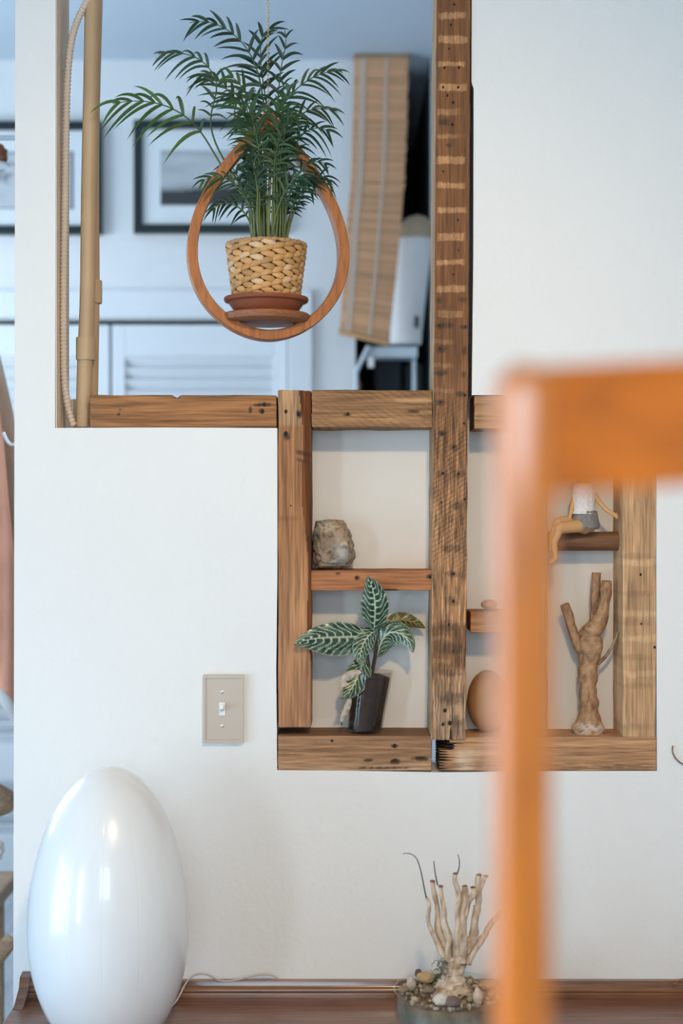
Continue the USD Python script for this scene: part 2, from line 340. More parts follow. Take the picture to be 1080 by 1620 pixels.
# ------------------------------------------------------------------ old timber in the cut-out
def C(*c): return np.array(c, float)
def plank(name, label, q, depth, axis, cfun, y0=W + .001, shear=0., r=.0022, res=.0025, amp=.0009, wav=.0012, push=None, nails=(), seed=0, cut=None, gain=1.08):
    x0, x1, t0, t1 = q; s = y0 / F; lo = np.array([(x0 - 540) * s, y0, CAM_Z - (t1 - 810) * s]); hi = np.array([(x1 - 540) * s, y0 + depth, CAM_Z - (t0 - 810) * s])
    v, f = gridbox(axis_(lo[0], hi[0], r, res), axis_(lo[1], hi[1], r, .008), axis_(lo[2], hi[2], r, res))
    v = rounded(v, lo, hi, r); n = normals(v, f)
    px, py = 540 + v[:, 0] / s, 810 + (CAM_Z - v[:, 2]) / s
    an = np.array([220., 220., 220.]); an['xyz'.index(axis)] = 14.
    nz = fbm(v * an + seed * 7.3, 3, seed) - .5
    aw = np.array([60., 60., 60.]); aw['xyz'.index(axis)] = 22.
    w2 = fbm(v * aw + seed * 3.1, 2, seed + 5) - .5
    sides = 1 - np.abs(n[:, 1])
    col = np.clip(cfun(px, py, v, n) * np.array([1.05 * gain, gain * .88, gain * .70]), .004, .95)
    v = v + n * (nz * amp * 2 + w2 * wav * 2 * sides)[:, None]
    if push is not None: v = v + push(px, py, n) * np.where(n[:, 1] < .5, 1, 0)[:, None]
    v[:, 0] += shear * (v[:, 2] - hi[2]) if shear else 0
    if cut is not None:
        mm = m3.Manifold(m3.Mesh(np.hstack([v, col]).astype(np.float32), f.astype(np.uint32))); mm = cut(mm); k = mm.to_mesh(); v, col, f = np.array(k.vert_properties[:, :3], float), np.array(k.vert_properties[:, 3:6], float), np.array(k.tri_verts); raw = col.max(1) < 1e-4; gg = fbm(v * np.array([60, 200, 500]), 3, 4); col[raw] = mixc(C(.26, .155, .085) * np.ones((len(v), 1)), C(.035, .022, .015), (gg - .35) * 2.6)[raw]
    base = np.array([(lo[0] + hi[0]) / 2, y0, lo[2]]); t = Thing(name, label, 'timber', base)
    t.part('beam', (v, f), M['timber_' + axis], color=col, smooth=True)
    for nx, ny, nr in nails:
        c = np.array([(nx - 540) * s, y0, CAM_Z - (ny - 810) * s]); c[0] += shear * (c[2] - hi[2]) if shear else 0
        hp = (0 if push is None else float(push(np.array([nx]), np.array([ny]), np.array([[0, -1., 0]]))[0][1]))
        vv, ff = lathe([(0, 0), (nr * s, 0), (nr * s * .8, -.0012), (0, -.0012)], 10); vv = np.stack([vv[:, 0], vv[:, 2], vv[:, 1] * 1.25], 1)
        t.part('nail', (vv + c + [0, hp + .0002, 0], ff[:, ::-1]), M['nail'])
    return t

def mixc(a, b, k): return a + (b - a) * np.clip(k, 0, 1)[:, None]
def spot(px, py, x, y, rx, ry, seed=0):
    d = ((px - x) / rx) ** 2 + ((py - y) / ry) ** 2
    d = d + 1.4 * (fbm(np.stack([px * .16, py * .16, px * 0 + seed], 1), 3, 3) - .5)
    return np.clip(1.25 - d, 0, 1)
def grain(px, py, axis, seed, a=.35, b=.012):
    u, w = (px, py) if axis == 'z' else (py, px)
    return fbm(np.stack([u * a, w * b, u * 0 + seed * 9.7], 1), 4, seed)

STR = [25.5, 63, 101, 139, 177, 215, 254, 293, 333, 375, 415, 457, 497]
STAIN = [(703, 193, 10, 7), (709, 230, 6, 4), (696, 475, 6, 6), (732, 474, 9, 5), (703, 515, 16, 6), (734, 517, 8, 4), (699, 552, 11, 7), (735, 556, 5, 8), (699, 590, 12, 5), (735, 592, 5, 6), (698, 636, 9, 6), (730, 624, 9, 5), (701, 686, 7, 5),
         (719, 709, 7, 5), (727, 750, 8, 6), (697, 750, 4, 5), (724, 800, 6, 6), (718, 868, 18, 5), (717, 908, 9, 5), (716, 950, 12, 7), (710, 990, 12, 8), (716, 1027, 20, 8), (716, 1064, 17, 6), (718, 1104, 19, 10), (722, 1142, 13, 8)]
def tall_col(px, py, v, n):
    lean = (py + 60) * 0.0085; x = px                             # marks are placed before the post's lean is applied
    g = grain(px, py, 'z', 1); h = fbm(np.stack([px * .05, py * .03, px * 0], 1), 3, 8)
    c = mixc(C(.205, .100, .044) * np.ones((len(px), 1)), C(.150, .066, .026), (g - .35) * 2.2)
    low = np.clip((py - 560) / 260, 0, 1)
    c = mixc(c, mixc(C(.47, .29, .165) * np.ones((len(px), 1)), C(.23, .13, .07), (g - .3) * 2.4), low * .95)
    c = mixc(c, mixc(C(.46, .34, .25) * np.ones((len(px), 1)), C(.19, .13, .095), (g - .3) * 2.2), np.clip((py - 1040) / 70, 0, 1) * .95)
    band = np.clip((py - 985 + 14 * (h - .5)) / 8, 0, 1) * np.clip((1058 - py + 30 * (h - .5)) / 10, 0, 1)
    c = mixc(c, C(.15, .078, .036), band * .75)
    rag = 7 * (fbm(np.stack([px * .12, py * .02, px * 0 + 3], 1), 3, 21) - .5)
    for k, s in enumerate(STR):
        jag = 5.5 * (fbm(np.stack([px * .07, px * 0 + k * 3.7, np.sign(py - s) * 2.], 1), 4, 31 + k) - .5) + 3 * (fbm(np.stack([px * .5, py * .5, px * 0 + k], 1), 2, 7) - .5)
        e = np.clip((5.6 + 1.2 * math.sin(k * 2.3) - np.abs(py - s) + jag) / 2.0, 0, 1) * np.clip((px - 692 - 5 * h) / 3, 0, 1) * np.clip((746 - px - 8 * h) / 4, 0, 1)
        e = e * (.55 if k in (5, 4) else .5 if k == 12 else .85) * (1 - .8 * np.clip((px - 722) / 8, 0, 1) * (k in (4, 5)))
        c = mixc(c, C(.45, .275, .15), e * (.65 + .7 * (fbm(np.stack([px * .3, py * .3, px * 0], 1), 3, 4))))
    for s in (540, 578, 618, 852, 935, 1010, 1046, 1090):           # weaker lath ghosts lower down
        c = mixc(c, C(.40, .27, .16), np.clip((4.5 - np.abs(py - s + rag)) / 2, 0, 1) * .35 * np.clip((728 - px) / 10, 0, 1))
    for k, (x, y, rx, ry) in enumerate(STAIN):
        c = mixc(c, C(.035, .027, .020), spot(px, py, x + 4 + y * .0028, y, rx * (1.25 if y > 690 else 1), ry * (1.2 if y > 690 else 1), k) * (.5 if y > 690 else .72))
    saw = (np.sin((py * 1.0 + px * .62) * .82 + 2.5 * h) * .5 + .5)
    sm = np.clip((py - 600) / 80, 0, 1) * np.clip((930 - py) / 60, 0, 1)
    c = c * (1 - (.42 * sm * np.clip(saw - .62, 0, 1) / .38 * np.clip(h * 2 - .2, 0, 1)))[:, None]
    fib = fbm(np.stack([px * .75, py * .045, px * 0 + 1], 1), 3, 41); fl_ = np.clip((py - 560) / 160, 0, 1); c = c * (1 + fl_ * (np.clip((fib - .5) * 2.3, -.6, .4)))[:, None]
    crack = np.clip((1.8 - np.abs(px - 724)) / 1.2, 0, 1) * np.clip((py - 1148) / 10, 0, 1)
    c = mixc(c, C(.012, .010, .008), crack)
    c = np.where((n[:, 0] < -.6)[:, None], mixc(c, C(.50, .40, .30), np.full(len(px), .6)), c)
    return c
def tall_push(px, py, n):
    h = fbm(np.stack([px * .05, py * .03, px * 0], 1), 3, 8)
    saw = (np.sin((py * 1.0 + px * .62) * .82 + 2.5 * h) * .5 + .5); sm = np.clip((py - 590) / 80, 0, 1) * np.clip((940 - py) / 60, 0, 1)
    fib = fbm(np.stack([px * .75, py * .045, px * 0 + 1], 1), 3, 41); d0_ = .0016 * np.clip(.55 - fib, 0, 1) * np.clip((py - 560) / 160, 0, 1)
    d = d0_ + .0010 * sm * np.clip(saw - .6, 0, 1) + .004 * np.clip((1.8 - np.abs(px - 724)) / 1.2, 0, 1) * np.clip((py - 1148) / 10, 0, 1)
    return np.stack([d * 0, d, d * 0], 1)
plank('timber_post', 'tall rough post with pale lath marks, rising to the top of the picture', (692, 747, -330, 1171), .098, 'z', tall_col, y0=W - .004, shear=.0072, res=.0013, amp=.0011, push=tall_push, seed=1,
      nails=[(721, 7, 1.8), (716, 39, 1.8), (713, 77, 1.6), (706, 107, 2), (729, 107, 2), (704, 138, 2), (728, 138, 2), (711, 151, 1.8), (720, 162, 2.4), (719, 197, 2.2), (705, 271, 1.6), (729, 348, 1.8), (730, 396, 1.5), (722, 434, 1.6),
             (701, 515, 1.8), (742, 517, 1.8), (702, 551, 1.8), (742, 625, 2), (703, 636, 1.8), (741, 670, 1.8), (706, 686, 2), (725, 707, 2.2), (708, 749, 2.2), (733, 750, 2.2), (706, 795, 1.8), (743, 790, 1.8), (726, 908, 2.2), (726, 951, 2.2), (719, 988, 1.8), (726, 1030, 1.6), (714, 1124, 3), (722, 1144, 3.2), (711, 1146, 2.4)])

def left_col(px, py, v, n):
    g = grain(px, py, 'z', 2, .3, .01); split = 473 + (py - 617) * .043 + 3 * np.sin(py * .03)
    c = mixc(C(.34, .185, .095) * np.ones((len(px), 1)), C(.19, .095, .045), (g - .35) * 2)
    c = mixc(c, C(.36, .22, .14), np.clip((py - 880) / 100, 0, 1) * .45)
    c = mixc(c, C(.36, .26, .17), np.clip((676 - py) / 6, 0, 1) * .7)
    strip = mixc(C(.22, .085, .028) * np.ones((len(px), 1)), C(.07, .026, .010), (grain(px, py, 'z', 4, .5, .006) - .3) * 2.3)
    c = np.where((px > split)[:, None], strip, c)
    c = mixc(c, C(.055, .022, .012), np.clip((5 - np.abs(py - 716 - .25 * (px - 475))) / 3, 0, 1) * np.clip((px - 466) / 5, 0, 1) * .7 + np.clip((4 - np.abs(py - 728 - .25 * (px - 475))) / 3, 0, 1) * np.clip((px - 466) / 5, 0, 1) * .55)
    c = mixc(c, C(.03, .018, .012), spot(px, py, 453, 690, 6, 7) * .9 + spot(px, py, 473, 655, 5, 7) * .85)
    c = mixc(c, C(.16, .08, .04), np.clip((6 - np.abs(py - 820)) / 5, 0, 1) * np.clip((475 - px) / 6, 0, 1) * .4)
    return c
def left_push(px, py, n):
    split = 473 + (py - 617) * .043 + 3 * np.sin(py * .03); d = np.clip((px - split) * .00075, 0, .014)
    return np.stack([d * 0, d, d * 0], 1)
plank('timber_post', 'short upright post with a reddish waney right edge, left of the stone', (439.5, 492, 617, 1151), .095, 'z', left_col, push=left_push, res=.0018, seed=2, gain=1.3, nails=[(452, 651, 2.6), (452, 686, 3.2), (472, 655, 3), (460, 800, 1.2)])

def block_col(seed, c0, c1, extra=None):
    def fn(px, py, v, n):
        g = grain(px, py, 'x', seed, .32, .012)
        c = mixc(np.asarray(c0) * np.ones((len(px), 1)), np.asarray(c1), (g - .32) * 2.2)
        return extra(c, px, py, n) if extra else c
    return fn
def exA(c, px, py, n):
    for s in ((407, 641, 8, 3), (420, 640, 16, 3), (414, 650, 5, 4), (396, 648, 3, 6), (190, 648, 3, 2), (187, 655, 2, 3), (280, 627, 5, 3)): c = mixc(c, C(.03, .018, .012), spot(px, py, *s) * .85)
    return mixc(c, C(.22, .15, .10), np.clip((165 - px) / 30, 0, 1) * .5)
def notch(px, py, n):
    d = .006 * np.clip(1 - np.abs(px - 279) / 7, 0, 1) * np.clip(1 - (py - 625) / 5, 0, 1); return np.stack([d * 0, d, -d * .8], 1)
plank('timber_block', 'level timber block under the hanging palm, ending against the tan pipes', (142, 437.5, 625, 676), .095, 'x', block_col(3, (.36, .19, .085), (.23, .11, .046), exA), push=notch, res=.002, seed=3, nails=[(418, 640, 3), (415, 651, 3), (189, 655, 1.2)])
def exB(c, px, py, n):
    saw = np.sin((py * 1.25 - px * .72) * .55 + 2 * fbm(np.stack([px * .03, py * .05, px * 0], 1), 2, 5)) * .5 + .5
    c = c * (1 - .30 * np.clip(saw - .5, 0, 1) * 2 * np.clip(1.6 * fbm(np.stack([px * .02, py * .05, px * 0 + 2], 1), 2, 6), 0, 1))[:, None]
    c = mixc(c, C(.46, .31, .18), spot(px, py, 660, 634, 34, 4, 2) * .7 + spot(px, py, 640, 664, 50, 4, 3) * .6)
    for s in ((548, 656, 7, 3), (652, 651, 12, 3)): c = mixc(c, C(.03, .018, .012), spot(px, py, *s) * .85)
    return c
plank('timber_block', 'level timber block with diagonal saw marks above the stone', (492.8, 684, 617, 676), .094, 'x', block_col(4, (.35, .215, .115), (.22, .125, .062), exB), res=.0018, seed=4, nails=[(550, 655, 2.4)])
plank('timber_block', 'level timber block at top of the right niche behind the orange chair', (750, 982, 626, 678), .094, 'x', block_col(5, (.40, .25, .14), (.28, .16, .085)), seed=5, res=.004)
def exS(c, px, py, n):
    for s in ((535, 907, 4, 2), (564, 914, 5, 4), (680, 912, 6, 4), (616, 933, 14, 2)): c = mixc(c, C(.03, .018, .012), spot(px, py, *s) * .85)
    return c
plank('timber_shelf', 'reddish shelf board carrying the stone', (489.5, 683, 902.5, 934.5), .085, 'x', block_col(6, (.42, .20, .10), (.30, .13, .060), exS), y0=W + .006, res=.002, seed=6, nails=[(564, 914, 2.2), (680, 913, 2.4)])
plank('timber_shelf', 'short shelf board against the right side of the tall post', (744, 812, 968, 1001), .08, 'x', block_col(7, (.40, .20, .10), (.30, .14, .065)), y0=W + .006, seed=7, res=.004)
def exL(c, px, py, n):
    g = grain(px, py, 'x', 15, .7, .02)
    c = mixc(c, C(.11, .07, .045), np.clip((g - .5) * 4, 0, 1) * .6)
    c = mixc(c, C(.46, .36, .27), np.clip((py - 1200) / 10, 0, 1) * np.clip(g * 3 - 1, 0, 1) * .6)
    for s in ((624, 1180, 6, 3), (525, 1172, 3, 3), (625, 1205, 8, 5), (665, 1201, 14, 4), (583, 1203, 8, 3), (604, 1215, 60, 1.5)): c = mixc(c, C(.025, .017, .012), spot(px, py, *s) * .9)
    c = mixc(c, C(.085, .045, .025), np.clip(n[:, 2], 0, 1) * .5)
    return c
def sill_push(px, py, n):
    d = .006 * np.clip(1 - ((px - 665) / 14) ** 2 - ((py - 1201) / 4) ** 2, 0, 1) + .005 * np.clip(1 - ((px - 625) / 7) ** 2 - ((py - 1205) / 4.5) ** 2, 0, 1)
    return np.stack([d * 0, d, d * 0], 1)
SG = 1.35
plank('timber_sill', 'weathered sill beam under the striped plant', (439, 682.5, 1164, 1219.5), .098, 'x', block_col(8, (.36, .235, .15), (.21, .125, .075), exL), push=sill_push, res=.0018, seed=8, gain=SG, nails=[(624, 1180, 3), (525, 1172, 1.6)])
def exR(c, px, py, n):
    k = np.clip((760 - px + 26 * (fbm(np.stack([px * .09, py * .09, px * 0], 1), 3, 2) - .5)) / 26, 0, 1)
    c = mixc(c, C(.50, .44, .38), k * np.clip((px - 716) / 12, 0, 1) * np.clip((py - 1182) / 8, 0, 1) * .85)
    c = mixc(c, C(.10, .05, .028), np.clip((712 - px) / 10, 0, 1) * .5)
    c = mixc(c, C(.15, .10, .065), np.clip((np.sin(py * .5 + px * .035) - .75) * 4, 0, 1) * .35 * np.clip((px - 860) / 20, 0, 1))
    return mixc(c, C(.12, .075, .05), np.clip((py - 1203) / 6, 0, 1) * np.clip((grain(px, py, 'x', 3, .6, .05) - .4) * 4, 0, 1) * .7)
def bite(mm):
    s = W / F
    rg = np.random.default_rng(3); teeth = []
    for k in range(12):
        x, y = 686 + 9 * rg.random(), 1171 + k * 4.4
        ln = [30, 40, 36, 30, 16, 22, 26, 20, 12, 10, 16, 22][k] + 6 * rg.random()
        hul = m3.Manifold.hull_points(np.array([[(x - 14 - 540) * s, W - .01, pyz(y - 3)], [(x - 14 - 540) * s, W - .01, pyz(y + 3.6)], [(x + ln - 540) * s, W - .01, pyz(y + 1)], [(x - 14 - 540) * s, W + .13, pyz(y - 3)], [(x - 14 - 540) * s, W + .13, pyz(y + 3.6)], [(x + 6 + ln * .30 - 540) * s, W + .13, pyz(y)], [(x + 6 + ln * .30 - 540) * s, W + .13, pyz(y + 2.5)]]))
        teeth.append(hul)
    for c, r in (((700, 1177), 10), ((712, 1181), 6)):
        teeth.append(m3.Manifold.sphere(r * s, 20).scale((1.2, 2.4, 1)).translate((pxw(c[0]), W + .005, pyz(c[1]))))
    cutter = teeth[0]
    for x in teeth[1:]: cutter = cutter + x
    return mm - cutter
plank('timber_sill', 'weathered sill beam with a broken splintered end under the branch', (694, 1038.5, 1166, 1219.5), .098, 'x', block_col(9, (.42, .27, .165), (.28, .165, .095), exR), res=.0022, seed=9, cut=bite, gain=SG)
def right_col(px, py, v, n):
    g = grain(px, py, 'z', 12, .45, .009); h = fbm(np.stack([px * .05, py * .03, px * 0], 1), 3, 9)
    c = mixc(C(.40, .28, .18) * np.ones((len(px), 1)), C(.24, .15, .088), (g - .35) * 2)
    c = mixc(c, C(.50, .38, .26), np.clip((996 + 6 * np.sin(py * .05) - px) / 6, 0, 1) * .35)
    for s in (890, 970, 1010, 1066): c = mixc(c, C(.50, .38, .26), np.clip((6 - np.abs(py - s + 8 * (h - .5))) / 3, 0, 1) * .5)
    for s in (880, 940, 985, 1040, 1085, 1150): c = mixc(c, C(.12, .08, .055), spot(px, py, 1008, s, 28, 6, s) * .28)
    return c
plank('timber_post', 'pale upright post at the right end of the niche', (985, 1037.5, 626, 1172), .095, 'z', right_col, y0=W + .003, res=.0022, seed=12, gain=1.5, nails=[(1013, 909, 2), (1014, 987, 1.6), (1035, 1024, 2)])
plank('timber_post', 'upright post in the middle of the right niche, hidden by the chair stile', (812, 866, 679, 1165), .09, 'z', block_col(13, (.38, .24, .14), (.25, .15, .085)), res=.006, seed=13)

# ------------------------------------------------------------------ things in the niche
def stone_thing():
    d = W + .045; s = d / F
    sil = np.array([(499, 827), (523, 824), (544, 826), (549, 838), (554, 846), (560, 866), (561, 884), (555, 896), (548, 902.5), (524, 903), (501, 902.5), (496, 893), (493.5, 868), (495, 845)], float); mid = np.array([527, 865])
    pts = []
    for dy, k in ((-.034, .48), (-.026, .78), (-.008, .98), (.012, 1.0), (.028, .80), (.034, .5)):
        for x, y in mid + (sil - mid) * k + np.array([1.5, 1]) * (1 - k) * 10: pts.append(P(x, y if k < .9 else y, d + dy))
    k = m3.Manifold.hull_points(np.array(pts)).refine_to_length(.0022).to_mesh(); mm = trimesh.Trimesh(k.vert_properties[:, :3], k.tri_verts); trimesh.smoothing.filter_taubin(mm, iterations=6)
    v, f = np.array(mm.vertices), np.array(mm.faces); n = normals(v, f); q = v * 42.
    rid = np.abs(fbm(q * .9 + 3, 4, 2) - .5); top = np.clip((v[:, 2] - pyz(834, d)) / .006, 0, 1)
    v = v + n * (.0075 * (fbm(q * .55, 3, 6) - .5) + .0042 * (fbm(q * 2.2, 4, 8) - .5) - .0042 * np.clip(.05 - rid, 0, 1) / .05)[:, None] * (1 - .5 * top)[:, None]
    col = mixc(C(.40, .285, .185) * np.ones((len(v), 1)), C(.20, .125, .072), (fbm(q * .8, 4, 3) - .42) * 4); col = mixc(col, C(.27, .255, .23), np.clip((fbm(q * .7 + 5, 3, 1) - .50) * 7, 0, 1) * .8)
    col = col * (.72 + .56 * fbm(q * 4, 3, 8))[:, None]; col = mixc(col, C(.58, .49, .38), np.clip((fbm(q * 1.1 + 9, 3, 5) - .58) * 8, 0, 1) * .6); col = mixc(col, C(.08, .05, .03), np.clip((.02 - rid) / .012, 0, 1) * .65)
    v[:, 2] += pyz(902.5, W + .006) + .0008 - v[:, 2].min()
    put('stone', (v, f), M['stone'], label='rough tan and grey stone with a flat top on the shelf', cat='stone', color=col, smooth=True)
stone_thing()

def surf_leaf(mid, widths, d, fold, tipdy, seed, n=70, m=37, side=None, dy=None, wav=.0):
    """A leaf: midrib in pixels, half-widths in px (upper, lower), fold = how deep the halves dip."""
    mid = np.asarray(mid, float); c = spline(mid, n); t = np.linspace(0, 1, n)
    T = np.gradient(c, axis=0); T /= np.linalg.norm(T, axis=1, keepdims=True); N = np.stack([-T[:, 1], T[:, 0]], 1)
    prof = np.sin(np.pi * t ** .82) ** .85
    u = np.linspace(-1, 1, m)
    wu, wl = widths
    half = np.where(u < 0, wl, wu)[None] * prof[:, None]
    X = c[:, None, 0] + N[:, None, 0] * u * half; Y = c[:, None, 1] + N[:, None, 1] * u * half
    depth = d + (0 if dy is None else np.interp(t, *dy))[:, None] * np.ones_like(X) if dy is not None else d + tipdy * t[:, None] ** 1.5 * np.ones_like(X)
    depth = depth + fold * np.abs(u) ** 1.3 * prof[:, None] + wav * np.sin(t * 30 + seed)[:, None] * np.abs(u) ** 2 * prof[:, None]
    V = np.stack([(X - 540) / F * depth, depth, CAM_Z - (Y - 810) / F * depth], -1)
    return V, t, u
def zebra_col(t, u, nv, seed, green=(.012, .060, .030), cream=(.62, .66, .50), sheen=.0, w=.23):
    tt, uu = np.meshgrid(t, u, indexing='ij'); au = np.abs(uu)
    ph = (tt - .26 * au ** 1.5 * 1.0 - .02 * np.sin(seed + 9 * au)) * nv + np.where(uu > 0, .5, 0)
    k = np.abs((ph % 1) - .5) * 2
    vein = np.clip((w + .02 - (1 - k) * (1 + .25 * au)) / .07, 0, 1) * np.clip((1.04 - au) / .1, .3, 1)
    mid = np.clip((.055 + .02 * (1 - tt) - au) / .03, 0, 1)
    edge = np.clip((au - .93) / .05, 0, 1) * .5
    n = fbm(np.stack([tt * 9, uu * 4, tt * 0 + seed], -1), 3, seed)
    g = np.asarray(green) * (.55 + .9 * n[..., None])
    a = np.maximum(np.maximum(vein, mid), edge)[..., None]
    g = g + (np.array([.22, .34, .27]) - g) * (sheen * np.clip(n * 2 - .7, 0, 1) * np.clip(au * 1.4, 0, 1))[..., None]
    return (g * (1 - a) + np.asarray(cream) * a).reshape(-1, 3)
def thick_grid(V, th=.0007):
    """Closed thin sheet from a grid (nu, nv, 3)."""
    v, f = grid(V); n = normals(v, f); nu, nv = V.shape[:2]
    v2 = np.vstack([v + n * th / 2, v - n * th / 2]); k = len(v); b = []
    idx = np.arange(k).reshape(nu, nv); loop = np.r_[idx[0, :], idx[1:, -1], idx[-1, -2::-1], idx[-2:0:-1, 0]]
    nx = np.roll(loop, -1); b = np.vstack([np.stack([loop, nx, nx + k], 1), np.stack([loop, nx + k, loop + k], 1)])
    return v2, np.vstack([f, f[:, ::-1] + k, b[:, ::-1]])

d0 = W + .045
zp = Thing('striped_houseplant', 'small houseplant with cream striped dark leaves in the lower niche', 'plant', P(586, 1080, d0))
def zleaf(name, mid, widths, nv, seed, d, fold=.004, dy=None, tipdy=0., label=None, **k):
    V, t, u = surf_leaf(mid, widths, d, fold, tipdy, seed, dy=dy, wav=.0016); col = zebra_col(t, u, nv, seed, **k)
    v, f = thick_grid(V); zp.part(name, (v, f), M['zebra'], color=np.vstack([col, col]), smooth=True, label=label)
zleaf('leaf', [(591, 998), (593, 975), (592, 945), (580, 911)], (22, 23), 9, 1, d0 - .03, dy=([0, .4, 1], [.01, -.02, -.034]), sheen=.4)
zleaf('leaf', [(588, 1004), (561, 1007), (530, 1008), (498, 1010), (464, 1020)], (24, 30), 10, 2, d0 - .015, .006, dy=([0, .5, 1], [.01, -.03, -.052]), sheen=.7)
zleaf('leaf', [(598, 996), (583, 1006), (573, 1022), (571, 1053)], (17, 16), 9, 3, d0 - .03, .005, dy=([0, 1], [.02, -.012]), sheen=.8, w=.22)
zleaf('leaf', [(582, 1038), (575, 1048), (564, 1074), (536, 1105)], (20, 20), 10, 4, d0 - .036, .004, dy=([0, 1], [.02, -.012]), green=(.022, .062, .024), cream=(.55, .58, .40))
zleaf('leaf', [(596, 1040), (602, 1018), (616, 1001), (634, 1003), (646, 1014), (653, 1033)], (22, 19), 11, 5, d0 - .012, .010, dy=([0, .5, 1], [.012, -.008, -.02]), sheen=.9)
zleaf('leaf', [(610, 1000), (628, 981), (652, 984), (673, 994)], (11, 12), 9, 6, d0 + .012, .004, dy=([0, 1], [0, .006]), green=(.10, .085, .022), cream=(.48, .42, .16), label='olive yellow leaf')
zleaf('leaf', [(580, 1012), (565, 1018), (550, 1034)], (8, 9), 7, 7, d0 + .006, .003, green=(.008, .035, .018), cream=(.2, .26, .2))
zleaf('leaf', [(596, 1036), (600, 1022), (604, 1004)], (12, 10), 7, 9, d0 - .002, .008, green=(.012, .05, .03), sheen=.6)
zp.part('stem', tube(spline([P(590, 1100, d0), P(591, 1050, d0 - .002), P(596, 1015, d0 - .006), P(592, 990, d0 - .006)], 14), .0032, 9), M['dark_stem'], smooth=True)
zp.part('stem', tube(spline([P(590, 1085, d0 - .004), P(584, 1055, d0 - .018), P(582, 1036, d0 - .026)], 8), .0018, 7), M['dark_stem'], smooth=True)
# dry leaf hanging over the pot
def dry(mid, wu, wl, d, seed):
    V, t, u = surf_leaf(mid, (wu, wl), d, .004, -.004, seed, n=40, m=15, wav=.003); tt = np.repeat(t, len(u))
    col = mixc(C(.66, .56, .46) * np.ones((len(tt), 1)), C(.45, .33, .24), fbm(np.stack([tt * 8, np.tile(u, len(t)) * 3, tt * 0], 1), 3, seed) - .2)
    col = mixc(col, C(.05, .03, .02), np.clip((tt - .88) / .05, 0, 1)); v, f = thick_grid(V, .0006)
    zp.part('dried_leaf', (v, f), M['dry_leaf'], color=np.vstack([col, col]), smooth=True, label='withered cream leaf hanging over the pot')
dry([(572, 1064), (556, 1066), (545, 1074), (545, 1086), (552, 1100)], 6, 7, d0 - .036, 3)
dry([(552, 1098), (551, 1112), (546, 1124), (540, 1148)], 4.5, 5.5, d0 - .04, 5)

pc = P(576, 1163, d0); zs = pyz(1164, W + .001) + .0012
cup = Thing('plastic_cup', 'clear plastic cup of dark soil holding the striped plant', 'pot', (pc[0], d0, zs))
s_ = d0 / F; H = zs; prof = [(.0, .0), (27 * s_, .0), (28 * s_, .002), (33.5 * s_, 94 * s_), (34.5 * s_, 95 * s_), (32.6 * s_, 95 * s_), (27.0 * s_, .004), (0, .003)]
def tilt(vf, k=.05): v, f = vf; v = np.array(v); v[:, 0] += np.clip(v[:, 2] - zs, 0, 1) * .13; return v, f
cup.part('cup', tilt(lathe(prof, 40, (pc[0], d0, zs))), M['film'], smooth=30)
cup.part('soil', tilt(lathe([(0, .005), (26 * s_, .005), (28.4 * s_, 50 * s_), (30.4 * s_, 84 * s_), (15 * s_, 90 * s_), (0, 88 * s_)], 32, (pc[0] - .0012, d0, zs))), M['soil'], smooth=40)

# right niche
def branch_tube(pts, rad, d, n, sides=16, seed=0, amp=.25):
    """Knobbly woody limb through pixel points (x, y, dy)."""
    p = spline([P(x, y, d + dy) for x, y, dy in pts], n); r = np.interp(np.linspace(0, 1, n), np.linspace(0, 1, len(rad)), rad) * d / F
    def bump(k, an):
        zz, aa = np.meshgrid(np.arange(k), an, indexing='ij')
        return 1 + amp * (fbm(np.stack([zz * .16, np.cos(aa) * 1.4 + seed, np.sin(aa) * 1.4], -1), 3, seed) - .5) * 2
    return tube(p, r, sides, True, bump)
def bark_col(v, seed, a=(.34, .20, .10), b=(.15, .075, .035), c=None):
    g = fbm(v * np.array([260, 260, 60]) + seed, 4, seed); col = mixc(np.asarray(a) * np.ones((len(v), 1)), np.asarray(b), (g - .36) * 2.6)
    return col
db = W + .05
br = Thing('dry_branch', 'forked dry branch stump standing on the right sill', 'branch', P(930, 1166, db))
def limb(t, name, pts, rad, d, n=30, seed=0, white=None, amp=.3, sides=16, base=(.50, .29, .15), dark=(.20, .10, .045)):
    v, f = branch_tube(pts, rad, d, n, sides, seed, amp); col = bark_col(v, seed, base, dark)
    if white is not None:
        k = np.clip((pyz(white, d) - v[:, 2]) / .008, 0, 1) * np.clip((fbm(v * 300, 3, 2) - .38) * 6, 0, 1); col = mixc(col, C(.62, .54, .46), k * .85)
    t.part(name, (v, f), M['bark'], color=col, smooth=True)
limb(br, 'trunk', [(931, 1166.5, 0), (931, 1150, 0), (931, 1120, 0), (930, 1085, 0), (931, 1050, 0), (933, 1022, 0), (929, 1000, 0)], [22, 25, 17, 14.5, 14, 13.5, 15, 14.5, 17, 20, 15], db, 90, 1, white=1138, sides=30)
limb(br, 'limb', [(926, 1030, .004), (912, 1012, .002), (902, 985, -.002), (893, 956, -.006)], [12, 10, 8, 7.2, 7.6, 7], db, 34, 2)
limb(br, 'limb', [(926, 1012, 0), (941, 992, -.004), (951, 975, -.006), (957, 950, -.006), (959, 919, -.006)], [14, 15, 12, 9, 7.5, 9, 7.5], db, 40, 3)
limb(br, 'limb', [(940, 1000, .006), (940, 960, .010), (942, 930, .010), (943, 906, .010)], [8, 6.5, 5.5, 8, 7, 7.4], db, 34, 4)
limb(br, 'twig', [(944, 1050, .0), (960, 1035, -.004), (970, 1018, -.010), (978, 1000, -.014)], [3, 2.6, 2.3, 2], db, 20, 5, sides=8, base=(.40, .30, .22))

